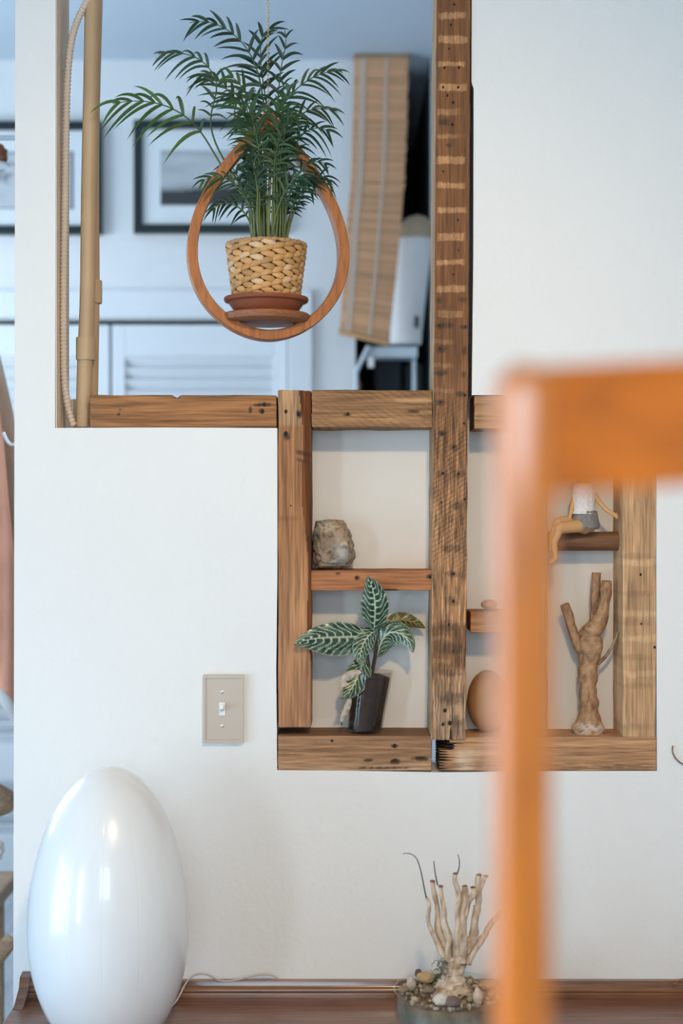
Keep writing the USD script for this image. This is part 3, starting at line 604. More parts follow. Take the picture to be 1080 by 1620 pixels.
lg = tube([(pxw(868, W + .03), W + .048, pyz(857, W + .02)), (pxw(930, W + .03), W + .048, pyz(857, W + .02)), (pxw(981, W + .03), W + .048, pyz(856.5, W + .02))], 15.4 * W / F, 36)
put('log_shelf', lg, M['log'], label='round log shelf carrying the seated doll in right niche', cat='shelf', smooth=40)
g_c = P(768, 1115, W + .05); gv, gf = blob((0, 0, 0), (1, 1, 1), 3, .05, 1.2, 4)
gv = gv * np.array([34, 34, 50]) * (W / F); gv[:, 2] += 50 * W / F; gv[:, 2] = np.maximum(gv[:, 2], .002)
put('wooden_gourd', (gv + [g_c[0] + .004, W + .05, pyz(1166) + .0005], gf), M['tan_pot'], label='rounded tan gourd on the sill just right of the tall post', cat='gourd', smooth=True)
tv, tf = blob((0, 0, 0), (1, 1, .62), 8, .12, 1.5, 3); tv = tv * 13 * W / F
put('pebble', (tv + [pxw(778), W + .045, pyz(968) + .0095], tf), M['tan_pot'], label='small tan pebble on the short shelf right of the post', cat='stone', smooth=True)

# seated doll on the log: torso, arms and legs are one skin with clothes over it
def hull_chain(chains):
    out = None
    for pts in chains:
        for (a, ra), (b, rb) in zip(pts, pts[1:]):
            h = m3.Manifold.batch_hull([m3.Manifold.sphere(ra, 20).translate(tuple(a)), m3.Manifold.sphere(rb, 20).translate(tuple(b))])
            out = h if out is None else out + h
    return out
def doll():
    d = W + .025; s = d / F; Q = lambda x, y, o=0.: P(x, y, d + o)
    t = Thing('seated_doll', 'seated doll in white blouse and grey skirt on the log, legs turned left', 'doll', Q(924, 841))
    sk = hull_chain([[(Q(924, 832), 13 * s), (Q(923, 812), 11 * s), (Q(923, 786), 14 * s), (Q(923, 772), 12 * s)],
                     [(Q(923, 772), 6 * s), (Q(923, 758), 5 * s)], [(Q(923, 745), 12.5 * s), (Q(922, 738, .002), 13.5 * s)], [(Q(923, 757), 5 * s), (Q(922, 748, -.006), 8 * s)],
                     [(Q(935, 776), 5 * s), (Q(948, 795, -.004), 4 * s), (Q(958, 806, -.006), 3.4 * s)], [(Q(958, 806, -.006), 3.4 * s), (Q(971, 815, -.008), 2.8 * s)],
                     [(Q(911, 776), 5 * s), (Q(905, 800, -.004), 3.8 * s), (Q(901, 820, -.006), 3. * s)],
                     [(Q(934, 831), 10 * s), (Q(918, 832, -.010), 10.5 * s), (Q(886, 835, -.022), 9 * s)], [(Q(886, 835, -.022), 7 * s), (Q(876, 858, -.026), 5 * s), (Q(879, 882, -.026), 3.6 * s)], [(Q(879, 884, -.026), 3.6 * s), (Q(872, 889, -.030), 3. * s)],
                     [(Q(916, 832, .004), 8 * s), (Q(895, 823, -.004), 7 * s), (Q(882, 825, -.012), 6 * s)], [(Q(882, 825, -.012), 6 * s), (Q(872, 848, -.014), 4.4 * s), (Q(871, 870, -.014), 3.4 * s)],
                     [(Q(922, 741, -.014), 1.9 * s), (Q(922, 746, -.0165), 2.2 * s)], [(Q(909, 742), 2.5 * s), (Q(909, 746), 2. * s)], [(Q(936, 742), 2.5 * s), (Q(936, 746), 2. * s)]]
                    + [[(Q(970, 815, -.008), 2.2 * s), (Q(975 + a, 817 + b, -.009), 1.1 * s)] for a, b in ((0, -5), (2, -2), (2, 1), (1, 3), (-4, -6))]
                    + [[(Q(901, 820, -.006), 2.4 * s), (Q(899 + a, 828 + b, -.008), 1.1 * s)] for a, b in ((-4, -1), (-2, 1), (0, 1.5), (2, 1), (4, -3))])
    k = sk.refine_to_length(.0022).to_mesh(); mm = trimesh.Trimesh(k.vert_properties[:, :3], k.tri_verts); trimesh.smoothing.filter_taubin(mm, iterations=8)
    t.part('body', mm, M['skin'], smooth=True)
    def shell(prof, x, y0, seed, amp):
        pr = np.array(prof, float); an = np.arange(48) * 2 * math.pi / 48; V = []
        for r, y in pr:
            rr = r * s * (1 + amp * np.sin(an * 9 + y * .3) * .5 + amp * np.sin(an * 14 - y * .5) * .4); c = Q(x, y)
            V.append(np.stack([c[0] + rr * np.cos(an), c[1] + rr * np.sin(an) * .9, c[2] + 0 * an], -1))
        v, f = grid(np.array(V), closed_v=True); return v, f
    t.part('blouse', shell([(8, 764), (15, 766), (18.5, 774), (19, 786), (17, 800), (18, 808), (20, 813), (19, 813), (14, 806)], 923, 0, 1, .05), M['blouse'], smooth=True)
    t.part('skirt', shell([(15, 807), (18.5, 809), (21, 820), (23, 832), (22, 837), (17, 837), (12, 822)], 925, 0, 2, .04), M['skirt'], smooth=True)
    hv, hf = blob(Q(923, 737, .0035), (15.2 * s, 14.5 * s, 14.5 * s), 2, .06, 3, 3); t.part('hair', (hv, hf), M['doll_hair'], smooth=True)
    for x in (917.5, 927.5): ev, ef = blob(Q(x, 741.5, -.0125), (1.7 * s, 1.2 * s, 1.5 * s), 1, 0, 1, 2); t.part('eye', (ev, ef), M['doll_ink'], smooth=True)
    t.part('mouth', tube([Q(919, 751, -.0135), Q(922.5, 752, -.0142), Q(926, 751, -.0135)], .7 * s, 6), M['doll_ink'], smooth=True)
doll()

# ------------------------------------------------------------------ light switch
sx, sy = 353.5, 1120.5; sw = Thing('light_switch', 'beige light switch plate with a white toggle on the white wall', 'switch', P(sx, sy, W))
x0, x1, z0, z1 = pxw(321.5), pxw(385.5), pyz(1174), pyz(1067)
k = .0045
frame_poly = sbox(x0, z0, x1, z1).difference(sbox(x0 + k, z0 + k * 1.15, x1 - k, z1 - k * 1.15))
sw.part('rim', extr(frame_poly, W - .0105, W), M['beige_plastic']); sw.part('plate', bx((x0 + k, W - .0085, z0 + k), (x1 - k, W - .0005, z1 - k)), M['beige_plastic'])
cx, cz = pxw(352), pyz(1120.5)
sw.part('toggle_collar', rbox((cx - .0052, W - .0096, cz - .011), (cx + .0052, W - .0084, cz + .011), .0004), M['toggle'])
tv, tf = rbox((cx - .0034, W - .021, cz - .004), (cx + .0034, W - .0085, cz + .004), .0012); sw.part('toggle', (rot(tv, [1, 0, 0], -24, (cx, W - .0085, cz)), tf), M['toggle'], smooth=30)
for y in (1094, 1147.5):
    v, f = lathe([(0, 0), (.0028, 0), (.0026, .0008), (.0012, .0013), (0, .0013)], 16); v = np.stack([v[:, 0], -v[:, 2], v[:, 1]], 1) + [cx, W - .0085, pyz(y)]
    sp = sw.part('screw', (v, f), M['steel'], smooth=40); sw.part('slot', bx((cx - .002, W - .01, pyz(y) - .0003), (cx + .002, W - .0097, pyz(y) + .0003)), M['nail'], under=sp)

# ------------------------------------------------------------------ pipes and cable in the cut-out
def pipe(label, pts, d, r, coup):
    t = Thing('pipe', label, 'pipe', P(*pts[-1], d)); sc = d / F
    p = spline([P(x, y, d) for x, y in pts], 40); t.part('tube', tube(p, r * sc, 20), M['pipe'], smooth=40)
    x, y, h, rr = coup; c = P(x, y, d)
    v, f = lathe([(r * sc, -h * sc), (rr * sc * .97, -h * sc), (rr * sc, -h * sc * .9), (rr * sc, h * sc * .9), (rr * sc * .97, h * sc), (r * sc, h * sc)], 24, c); t.part('coupling', (v, f), M['pipe'], smooth=30)
zt = -340
pipe('thick tan pipe with a low coupling, front one of the pair', [(148, zt), (146, 0), (143, 180), (140, 330), (138, 480), (134, 580), (133, 676)], W + .045, 12.2, (135.5, 552, 18, 15.2))
pipe('tan pipe half hidden behind the thick front pipe', [(150, zt), (152, 0), (147, 200), (146.5, 330), (147, 460), (145, 600), (144, 676)], W + .078, 10.5, (148.5, 462, 18, 13))
cp = spline([P(175, -120, W + .04), P(140, -2, W + .036), P(119, 42, W + .034), P(109, 95, W + .032), P(105, 180, W + .03), P(103, 320, W + .03), P(101, 450, W + .03), P(101, 560, W + .03), P(104, 620, W + .032), P(117, 674, W + .04)], 700)
ln = np.r_[0, np.cumsum(np.linalg.norm(np.diff(cp, axis=0), axis=1))]
cr = 5.3 * W / F * (1 + .16 * np.sin(ln / (6.2 * W / F) * 2 * math.pi))
put('armoured_cable', tube(cp, cr, 14), M['cable'], label='cream ribbed cable curving down beside the tan pipes', cat='cable', smooth=True)
put('junction_box', rbox((pxw(95, W + .085), W + .075, pyz(677) + .001), (pxw(124, W + .085), W + .105, pyz(632, W + .085)), .003), M['cable'], label='small tan box behind the foot of the ribbed cable', cat='box')

# ------------------------------------------------------------------ hanging planter
dh = W + .05; sh = dh / F; HX = 424.
hp = Thing('teardrop_hanger', 'teardrop bentwood hanger with a round wooden tray, hung on a brass chain', 'planter hanger', P(HX, 540, dh))
half = [(424, 186), (402, 213), (374, 246), (346, 283), (322, 325), (307, 372), (305, 420), (319, 465), (348, 501), (386, 524), (424, 531.5)]
L = spline(half, 90); Rr = L[::-1].copy(); Rr[:, 0] = 2 * 424 - Rr[:, 0]; loop = np.vstack([L, Rr[1:]])
Tn = np.gradient(loop, axis=0); Tn /= np.linalg.norm(Tn, axis=1, keepdims=True); Nn = np.stack([-Tn[:, 1], Tn[:, 0]], 1)
hw, hd, V = 8.3, .017, []
sec = [(-1, -.8), (-.86, -1), (.86, -1), (1, -.8), (1, .8), (.86, 1), (-.86, 1), (-1, .8)]
for a, b in sec:
    q = loop + Nn * hw * a; y = dh + hd * b
    V.append(np.stack([(q[:, 0] - 540) * sh, np.full(len(q), y), CAM_Z - (q[:, 1] - 810) * sh], -1))
v, f = grid(np.array(V).transpose(1, 0, 2), closed_v=True)
v = rot(v, [0, 0, 1], 9, ((HX - 540) * sh, dh, 0))                            # turned a little about its chain
hp.part('ring', (v, f), M['bent_wood'], smooth=40)
cx, cy = (421 - 540) * sh, dh
def zpx(y): return CAM_Z - (y - 810) * sh
hp.part('tray', lathe([(0, zpx(511)), (60 * sh, zpx(511)), (66 * sh, zpx(508)), (69 * sh, zpx(502)), (69 * sh, zpx(499)), (67 * sh, zpx(497.5)), (0, zpx(497.5))], 64, (cx, cy, 0)), M['disc_wood'], smooth=35)
links_ = []
zc0, zc1 = zpx(186), zpx(-330); nb = 105
for k in range(nb):
    z = zc0 + (zc1 - zc0) * k / (nb - 1); m = trimesh.creation.torus(.0021, .0006, 12, 6)
    v = np.array(m.vertices) * [1.25, 1, 1]; v = np.stack([v[:, 2], v[:, 1], v[:, 0]], 1) if k % 2 else np.stack([v[:, 1], v[:, 2], v[:, 0]], 1)
    links_.append((v + [(HX - 540) * sh, dh, z], m.faces))
hp.part('chain', cat_(*links_), M['brass'], smooth=True)
sc_ = Thing('terracotta_saucer', 'terracotta saucer on the hanging wooden tray', 'saucer', (cx, cy, zpx(497.5)))
sc_.part('dish', lathe([(0, zpx(497.3)), (46 * sh, zpx(497.3)), (50 * sh, zpx(494)), (59 * sh, zpx(481)), (60 * sh, zpx(480)), (65.5 * sh, zpx(478)), (67 * sh, zpx(475)), (66.5 * sh, zpx(472)), (63.5 * sh, zpx(472)), (57 * sh, zpx(484)), (50 * sh, zpx(491)), (0, zpx(491))], 72, (cx, cy, 0)), M['terracotta'], smooth=30)
bk = Thing('woven_basket', 'woven straw basket pot in the terracotta saucer', 'basket', (cx, cy, zpx(490)))
zb, zt_ = zpx(483), zpx(391); rb, rt = 48.5 * sh, 61 * sh
bk.part('liner', lathe([(0, zpx(490.6)), (rb - .004, zpx(490.6)), (rb - .002, zb), (rt - .002, zt_), (rt - .006, zt_), (rb - .005, zb + .004), (0, zb + .004)], 48, (cx, cy, 0)), M['liner'])
ncol, nrow = 20, 10; pit = (zt_ - zb) / nrow; rg = np.random.default_rng(5)
def strand(th, z, dth, hgt, tiltv, bul, seed):
    nu, nv = 11, 8; u = np.linspace(-1, 1, nu); an = np.arange(nv) * 2 * math.pi / nv; uu, aa = np.meshgrid(u, an, indexing='ij')
    env = np.sqrt(np.clip(1 - np.abs(uu) ** 2.2, 0, 1)) * (1 - .38 * uu * np.sign(tiltv))
    zz = z + uu * tiltv + hgt / 2 * env * np.sin(aa); rr = (rb + (rt - rb) * (z - zb) / (zt_ - zb)) + bul * (.35 - .5 * np.abs(uu)) + bul * .75 * env * np.cos(aa)
    t = th + uu * dth
    v, f = grid(np.stack([cx + rr * np.cos(t), cy + rr * np.sin(t), zz], -1), closed_v=True); return v, f[:, ::-1]
for c in range(ncol):
    for r in range(nrow):
        th = 2 * math.pi * c / ncol + .1; z = zb + (r + .5 + .5 * (c % 2) - .25) * pit
        v, f = strand(th, z, math.pi / ncol * 1.42, pit * 1.12, (pit * .26) * (1 if (r + c // 2) % 2 else -1), .0046, c * 20 + r)
        k = rg.random(); base = C(.62, .34, .125) * (.72 + .5 * k) if k < .8 else C(.70, .48, .27)
        bk.part('strand', (v, f), M['straw'], color=np.ones((len(v), 1)) * base * (1 + .25 * (fbm(v * 300, 2, c)[:, None] - .5)), smooth=True)
rim = []
for k in range(34):
    rb_, rt_ = rb, rt; v, f = strand(2 * math.pi * k / 34, zt_ + pit * .15 * (1 + .4 * (k % 2)), math.pi / 34 * 1.5, pit * .8, pit * .12 * (1 if k % 2 else -1), .0042, k); rim.append((v, f))
rv, rf = cat_(*rim); bk.part('rim', (rv, rf), M['straw'], color=np.ones((len(rv), 1)) * C(.45, .26, .12), smooth=True)

# parlour palm
pm = Thing('parlour_palm', 'parlour palm with arching feathery fronds in the woven basket', 'plant', (cx, cy, zpx(395)))
pm.part('soil', lathe([(0, zpx(410)), (53 * sh, zpx(410)), (55 * sh, zpx(398)), (0, zpx(396))], 32, (cx, cy, 0)), M['soil'])
rp = np.random.default_rng(21)
def leaflet(b, d_, ln, w, droop, fold_n):
    n = 8; t = np.linspace(0, 1, n); p = b + d_ * (t * ln)[:, None] + np.array([0, 0, -1]) * (droop * ln * t ** 2.0)[:, None]
    tg = np.gradient(p, axis=0); tg /= np.linalg.norm(tg, axis=1, keepdims=True); sd = np.cross(tg, fold_n); sd /= np.linalg.norm(sd, axis=1, keepdims=True) + 1e-9; up = np.cross(sd, tg)
    hw_ = .86 * w * np.sin(np.pi * np.clip(.06 + t * .94, 0, 1) ** .62) ** .8
    V = np.stack([p - sd * hw_[:, None] + up * (hw_ * .30)[:, None], p, p + sd * hw_[:, None] + up * (hw_ * .30)[:, None]], 1)
    return grid(V)
def frond(pts, dys, n, ln, separate, t0=.45, droop=.35, col=(.020, .075, .032), w=.0034, spread=.75, seed=0):
    rg = np.random.default_rng(seed + 100)
    p3 = np.array([P(x, y, dh + dy) for (x, y), dy in zip(pts, dys)]); c = spline(p3, 60); tt = np.linspace(0, 1, 60)
    L_ = np.linalg.norm(np.diff(c, axis=0), axis=1).sum()
    sv, sf = tube(c, np.interp(tt, [0, .5, 1], [.0021, .0015, .0006]), 6)
    k = np.clip((sv[:, 2] - zpx(390)) / .16, 0, 1); scol = mixc(C(.20, .25, .085) * np.ones((len(sv), 1)), C(.06, .12, .04), k)
    leaves = []
    T, A, B = frames(c)
    for i in range(n):
        q = t0 + (1 - t0) * (i + .5) / n; j = min(58, int(q * 59)); tg = T[j]
        vert = np.array([0, -1., .35]); sdv = np.cross(tg, vert); sdv /= np.linalg.norm(sdv) + 1e-9
        for s in (-1, 1):
            rel = (q - t0) / (1 - t0); l = ln * sh * (.55 + .75 * math.sin(math.pi * min(1, rel * .85 + .12))) * (.82 + .36 * rg.random())
            d_ = tg * (.50 + .5 * rel) + s * sdv * spread * (1.05 - .45 * rel) + np.array([0, -.22 + .3 * rg.random() - .05, 0]) + rg.normal(0, .07, 3); d_ /= np.linalg.norm(d_)
            v, f = leaflet(c[j], d_, l, w * (.8 + .4 * rg.random()), droop * (.6 + .8 * rg.random()), np.cross(d_, np.cross(vert, d_)) + rg.normal(0, .12, 3))
            cc = np.asarray(col) * (.65 + .7 * rg.random()) * np.array([1 + .5 * rg.random(), 1, 1]); leaves.append((v, f, np.ones((len(v), 1)) * cc))
    if separate:
        path = pm.part('frond', (sv, sf), M['palm'], color=scol, smooth=True)
        for v, f, cc in leaves: put('leaflet', (v, f), M['palm'], path, pm.base, color=cc, smooth=True)
    else:
        vs, fs = cat_((sv, sf), *[(a, b) for a, b, _ in leaves]); pm.part('frond', (vs, fs), M['palm'], color=np.vstack([scol] + [x[2] for x in leaves]), smooth=True)
BG, LG = (.012, .052, .034), (.045, .115, .035)
def F_(pts, dys, *r, **k): frond(pts, np.interp(np.linspace(0, 1, len(pts)), np.linspace(0, 1, len(dys)), dys), *r, **k)
F_([(412, 392), (396, 330), (346, 255), (310, 200), (268, 170), (222, 160), (178, 164)], [0, -.02, -.05, -.05], 9, 58, True, .56, .62, (.045, .125, .032), .0036, .75, 1)
F_([(420, 392), (421, 260), (415, 150), (392, 80), (350, 42), (300, 36)], [0, .01, .01, -.01], 13, 42, True, .52, .42, BG, .0033, .85, 2)
F_([(416, 392), (360, 262), (334, 180), (342, 132), (318, 96), (282, 84), (250, 86)], [0, -.02, -.03, -.03], 11, 36, True, .56, .55, (.022, .075, .04), .0029, .75, 3)
F_([(428, 392), (426, 270), (422, 170), (412, 90), (420, 50), (440, 44)], [0, .02, .03, .03], 11, 44, True, .50, .30, BG, .0036, .8, 4)
F_([(434, 392), (434, 280), (440, 180), (470, 140), (505, 118), (540, 113)], [0, -.01, -.02, -.03], 13, 42, True, .52, .50, (.018, .062, .030), .0029, .75, 5)
F_([(436, 392), (440, 300), (452, 215), (478, 180), (510, 172), (530, 176)], [0, -.02, -.04, -.04], 10, 36, True, .52, .50, (.024, .07, .03), .0027, .8, 6)
F_([(437, 392), (446, 300), (466, 230), (488, 206), (508, 203), (522, 210)], [0, -.02, -.04, -.05], 9, 34, True, .50, .65, (.014, .055, .03), .0027, .8, 13)
F_([(418, 392), (412, 280), (392, 190), (356, 138), (330, 120), (310, 124)], [0, .02, .03, .03], 11, 42, True, .50, .50, (.026, .085, .036), .0033, .75, 7)
F_([(424, 392), (430, 250), (440, 150), (446, 100), (452, 66), (450, 48)], [0, .0, -.01, -.01], 10, 38, True, .50, .45, BG, .0033, .85, 8)
F_([(408, 392), (396, 330), (372, 292), (348, 280), (318, 288)], [0, -.04, -.06, -.07], 9, 28, True, .45, .5, (.03, .085, .035), .0024, .75, 9)
F_([(440, 392), (455, 320), (478, 268), (500, 256), (518, 262)], [0, -.02, -.04, -.05], 8, 28, True, .50, .5, (.012, .05, .028), .0024, .8, 10)
F_([(420, 392), (414, 250), (398, 170), (378, 132), (360, 118)], [0, -.03, -.06, -.06], 10, 44, True, .48, .55, LG, .0036, .7, 11)
F_([(428, 392), (434, 260), (442, 190), (452, 155), (458, 135)], [0, -.03, -.06, -.06], 9, 42, True, .48, .50, (.035, .10, .034), .0036, .7, 12)
F_([(404, 392), (392, 345), (372, 325), (352, 322), (336, 334)], [0, -.03, -.05, -.06], 7, 24, True, .4, .6, (.014, .05, .028), .0024, .8, 14)
for k in range(22):
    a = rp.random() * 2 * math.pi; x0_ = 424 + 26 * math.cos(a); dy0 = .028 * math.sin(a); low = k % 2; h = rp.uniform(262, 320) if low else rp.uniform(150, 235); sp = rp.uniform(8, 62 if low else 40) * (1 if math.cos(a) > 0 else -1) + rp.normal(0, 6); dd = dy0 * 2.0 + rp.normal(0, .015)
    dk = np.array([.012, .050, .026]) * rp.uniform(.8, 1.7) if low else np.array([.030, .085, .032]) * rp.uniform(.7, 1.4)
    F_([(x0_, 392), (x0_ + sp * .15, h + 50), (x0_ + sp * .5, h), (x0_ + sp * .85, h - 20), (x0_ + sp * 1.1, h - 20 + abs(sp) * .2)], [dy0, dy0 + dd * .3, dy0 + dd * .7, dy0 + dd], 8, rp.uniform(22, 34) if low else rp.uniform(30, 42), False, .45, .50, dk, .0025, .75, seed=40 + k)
for k in range(26):
    a = rp.random() * 2 * math.pi; x0_ = 424 + 24 * math.cos(a); dy0 = .026 * math.sin(a); xt = x0_ + rp.normal(0, 10); 
    c = spline([P(x0_, 394, dh + dy0), P((x0_ + xt) / 2 + rp.normal(0, 2), 330, dh + dy0), P(xt, rp.uniform(220, 275), dh + dy0)], 16); v, f = tube(c, np.linspace(.0024, .0012, 16), 7)
    pm.part('stem', (v, f), M['palm'], color=np.ones((len(v), 1)) * C(.22, .26, .10) * rp.uniform(.75, 1.15), smooth=True)

# ------------------------------------------------------------------ low cabinet under the wall, with lamp and dead plant
ZT = pyz(1578, 2.385)
tx0, tx1, ty0 = pxw(33, W), 1.35, 1.94
cb = Thing('low_cabinet', 'low dark wood cabinet along the foot of the wall', 'cabinet', ((tx0 + tx1) / 2, ty0, 0))
cb.part('cabinet_top', rbox((tx0, ty0, ZT - .03), (tx1, W - .001, ZT), .004), M['table'])
rp_ = [(W - .001, ZT + .0002), (W - .020, ZT + .0002), (W - .020, ZT + .007)] + [(W - .0165 - .0045 * math.cos(q), ZT + .0125 + .0050 * math.sin(q)) for q in np.linspace(-.9, 2.2, 10)] + [(W - .012, ZT + .019), (W - .0105, ZT + .0265), (W - .001, ZT + .0265)]
n_ = 2; V = np.array([[(x, y, z) for y, z in rp_] for x in (pxw(38), tx1)]); v, f = grid(V, closed_v=True)
nr_ = len(rp_); capA = np.array([[0, i, i + 1] for i in range(1, nr_ - 1)]); f = np.vstack([f, capA, capA[:, ::-1] + nr_]); cb.part('back_rail', (v, f), M['rail_wood'], smooth=40)
en = Polygon([(W - .001, ZT), (W - .075, ZT), (W - .06, ZT + .004), (W - .045, ZT + .012), (W - .03, ZT + .019), (W - .022, ZT + .036), (W - .001, ZT + .039)])
v, f = extr(en, 0, .016); cb.part('end_scroll', (np.stack([pxw(36) + v[:, 1], v[:, 0], v[:, 2] + .0003], 1), f), M['table'])
cb.part('side_panel', bx((tx0 + .02, ty0 + .02, .06), (tx0 + .04, W - .005, ZT - .03)), M['table']); cb.part('side_panel', bx((tx1 - .04, ty0 + .02, .06), (tx1 - .02, W - .005, ZT - .03)), M['table'])
cb.part('bottom_panel', bx((tx0 + .04, ty0 + .02, .06), (tx1 - .04, W - .005, .08)), M['table'])
nd = 4
for k in range(nd):
    a = tx0 + .042 + k * (tx1 - tx0 - .084) / nd; b = a + (tx1 - tx0 - .084) / nd - .004
    dr = cb.part('door', rbox((a, ty0 + .004, .085), (b, ty0 + .022, ZT - .034), .003), M['table']); kv, kf = blob(((a + b) / 2 + .12, ty0 - .006, .3), (.012, .012, .012), 1, 0, 1, 3); cb.part('knob', (kv, kf), M['brass'], under=dr, smooth=True)
for x in (tx0 + .05, tx1 - .05):
    for y in (ty0 + .06, W - .06): cb.part('leg', lathe([(0, 0), (.014, 0), (.022, .062), (0, .062)], 16, (x, y, 0)), M['table'], smooth=40)

de = 2.20; se = de / F; ex = (172.5 - 540) * se
eg = Thing('egg_lamp', 'tall glossy white glass egg lamp on the low cabinet', 'lamp', (ex, de, ZT))
ztop = pyz(1212, de); zmid = pyz(1462, de); Rm = 127.5 * se; hb = 212 * se
prof = []
for a in np.linspace(0, 1, 40):
    z = ZT + .012 + (zmid - ZT - .012) * a; prof.append((Rm * math.sqrt(1 - ((zmid - z) / hb) ** 2), z))
for a in np.linspace(0, 1, 60)[1:-1]: prof.append((Rm * max(0, 1 - a ** 1.92) ** .515, zmid + (ztop - zmid) * a))
prof.append((0, ztop)); prof = [prof[0]] + [p for p in prof[1:] if True]
def seams(pr, an):
    d = np.abs(((an / (2 * math.pi) * 14 + .32) % 1) - .5) * 2; return np.ones((len(pr), 1)) * (1 + .0006 * np.cos((an / (2 * math.pi) * 14 + .32) * 2 * math.pi) - .0035 * np.clip((d - .975) / .025, 0, 1))[None]
eg.part('shade', lathe(prof, 840, (ex, de, 0), seams), M['egg'], smooth=True)
eg.part('base_ring', lathe([(0, ZT + .0004), (.064, ZT + .0004), (.065, ZT + .006), (.062, ZT + .0118), (0, ZT + .0118)], 48, (ex, de, 0)), M['steel'], smooth=30)
eg.part('cord', tube(spline([(ex + .06, de + .02, ZT + .004), (pxw(262, 2.31), 2.31, ZT + .004), (pxw(285, 2.365), 2.365, ZT + .012), (pxw(305, 2.378), 2.378, pyz(1544, 2.378)), (pxw(328, 2.378), 2.378, pyz(1542, 2.378)), (pxw(345, 2.385), 2.385, ZT + .029), (pxw(380, 2.39), 2.390, ZT + .029), (pxw(440, 2.39), 2.390, ZT + .029)], 60), .0016, 7), M['cord'], smooth=True)

dg = 2.20; sg = dg / F; gx = (712 - 540) * sg; zr = pyz(1564, dg)
gb = Thing('glass_bowl', 'round glass bowl of dry earth holding the dead plant on the cabinet', 'bowl', (gx, dg, ZT))
Rg = 90 * sg
gb.part('bowl', lathe([(0, ZT + .0006), (Rg * .80, ZT + .0006), (Rg * .9, ZT + .008), (Rg * .98, ZT + .04), (Rg, zr - .001), (Rg - .0012, zr + .0008), (Rg - .003, zr - .001), (Rg * .955, ZT + .04), (Rg * .87, ZT + .012), (Rg * .78, ZT + .006), (0, ZT + .006)], 80, (gx, dg, 0)), M['bowl_glass'], smooth=35)
# earth
an = np.arange(64) * 2 * math.pi / 64; rr_ = np.linspace(0, 1, 26)
V = np.array([[(gx + r * Rg * .925 * math.cos(a), dg + r * Rg * .925 * math.sin(a), zr - .010 + .012 * math.exp(-(r * 2.6) ** 2)) for a in an] for r in rr_]); V[..., 2] += .012 * (fbm(V * 90, 4, 3) - .5) * (1 - .5 * rr_[:, None])
vb = np.array([[(gx + Rg * q * math.cos(a), dg + Rg * q * math.sin(a), z) for a in an] for q, z in ((.925, ZT + .045), (.84, ZT + .014), (.02, ZT + .010))])
v, f = grid(np.vstack([V, vb]), closed_v=True)
col = mixc(C(.30, .21, .13) * np.ones((len(v), 1)), C(.10, .065, .04), (fbm(v * 160, 3, 7) - .35) * 2.4); side = np.clip((zr - .016 - v[:, 2]) / .006, 0, 1); col = mixc(col, mixc(C(.20, .22, .19) * np.ones((len(v), 1)), C(.40, .42, .40), (fbm(v * np.array([60, 60, 140]), 4, 2) - .45) * 4), side * .85)
gb.part('earth', (v, f[:, ::-1]), M['stone'], color=col, smooth=True, kind='stuff')
rg = np.random.default_rng(12)
for k, (x, y, w_, h_, cc) in enumerate([(650, 1557, 8, 12, (.48, .40, .33)), (673, 1547, 15, 9, (.50, .34, .18)), (662, 1540, 6, 7, (.12, .08, .05)), (697, 1581, 12, 9, (.62, .56, .49)), (755, 1577, 7, 14, (.60, .46, .36)), (694, 1546, 10, 6, (.07, .07, .045)), (716, 1585, 12, 8, (.16, .12, .10)), (638, 1565, 9, 5, (.26, .19, .11)), (770, 1558, 14, 7, (.42, .24, .12)), (679, 1566, 9, 5, (.20, .14, .09))]):
    dd = dg * (1564 - 810 + 0) / (y - 810 + 6); dd = np.clip(dd, dg - .07, dg + .07); q = P(x, y, dd); q[2] = max(q[2], zr - .009)
    pv, pf = blob(q, (w_ * sg, w_ * sg * .8, h_ * sg), k + 3, .3, 1.6, 3); gb.part('pebble', (pv, pf), M['stone'], color=np.ones((len(pv), 1)) * C(*cc) * (.75 + .5 * fbm(pv * 200, 3, k)[:, None]), smooth=True)
gr = []
for k in range(420):
    a, r = rg.random() * 6.283, Rg * .88 * math.sqrt(rg.random()); c = (gx + r * math.cos(a), dg + r * math.sin(a), zr - .006 + .010 * math.exp(-(r / Rg * 2.6) ** 2)); s = .0015 + .003 * rg.random()
    m = trimesh.creation.icosphere(0, 1.0); v = np.array(m.vertices) * s * rg.uniform(.5, 1.5, 3); gr.append((v + c, m.faces, np.ones((12, 1)) * C(.42, .33, .24) * rg.uniform(.25, 1.4)))
gv, gf = cat_(*[(a, b) for a, b, _ in gr]); gb.part('grit', (gv, gf), M['stone'], color=np.vstack([x[2] for x in gr]), smooth=True, kind='stuff')

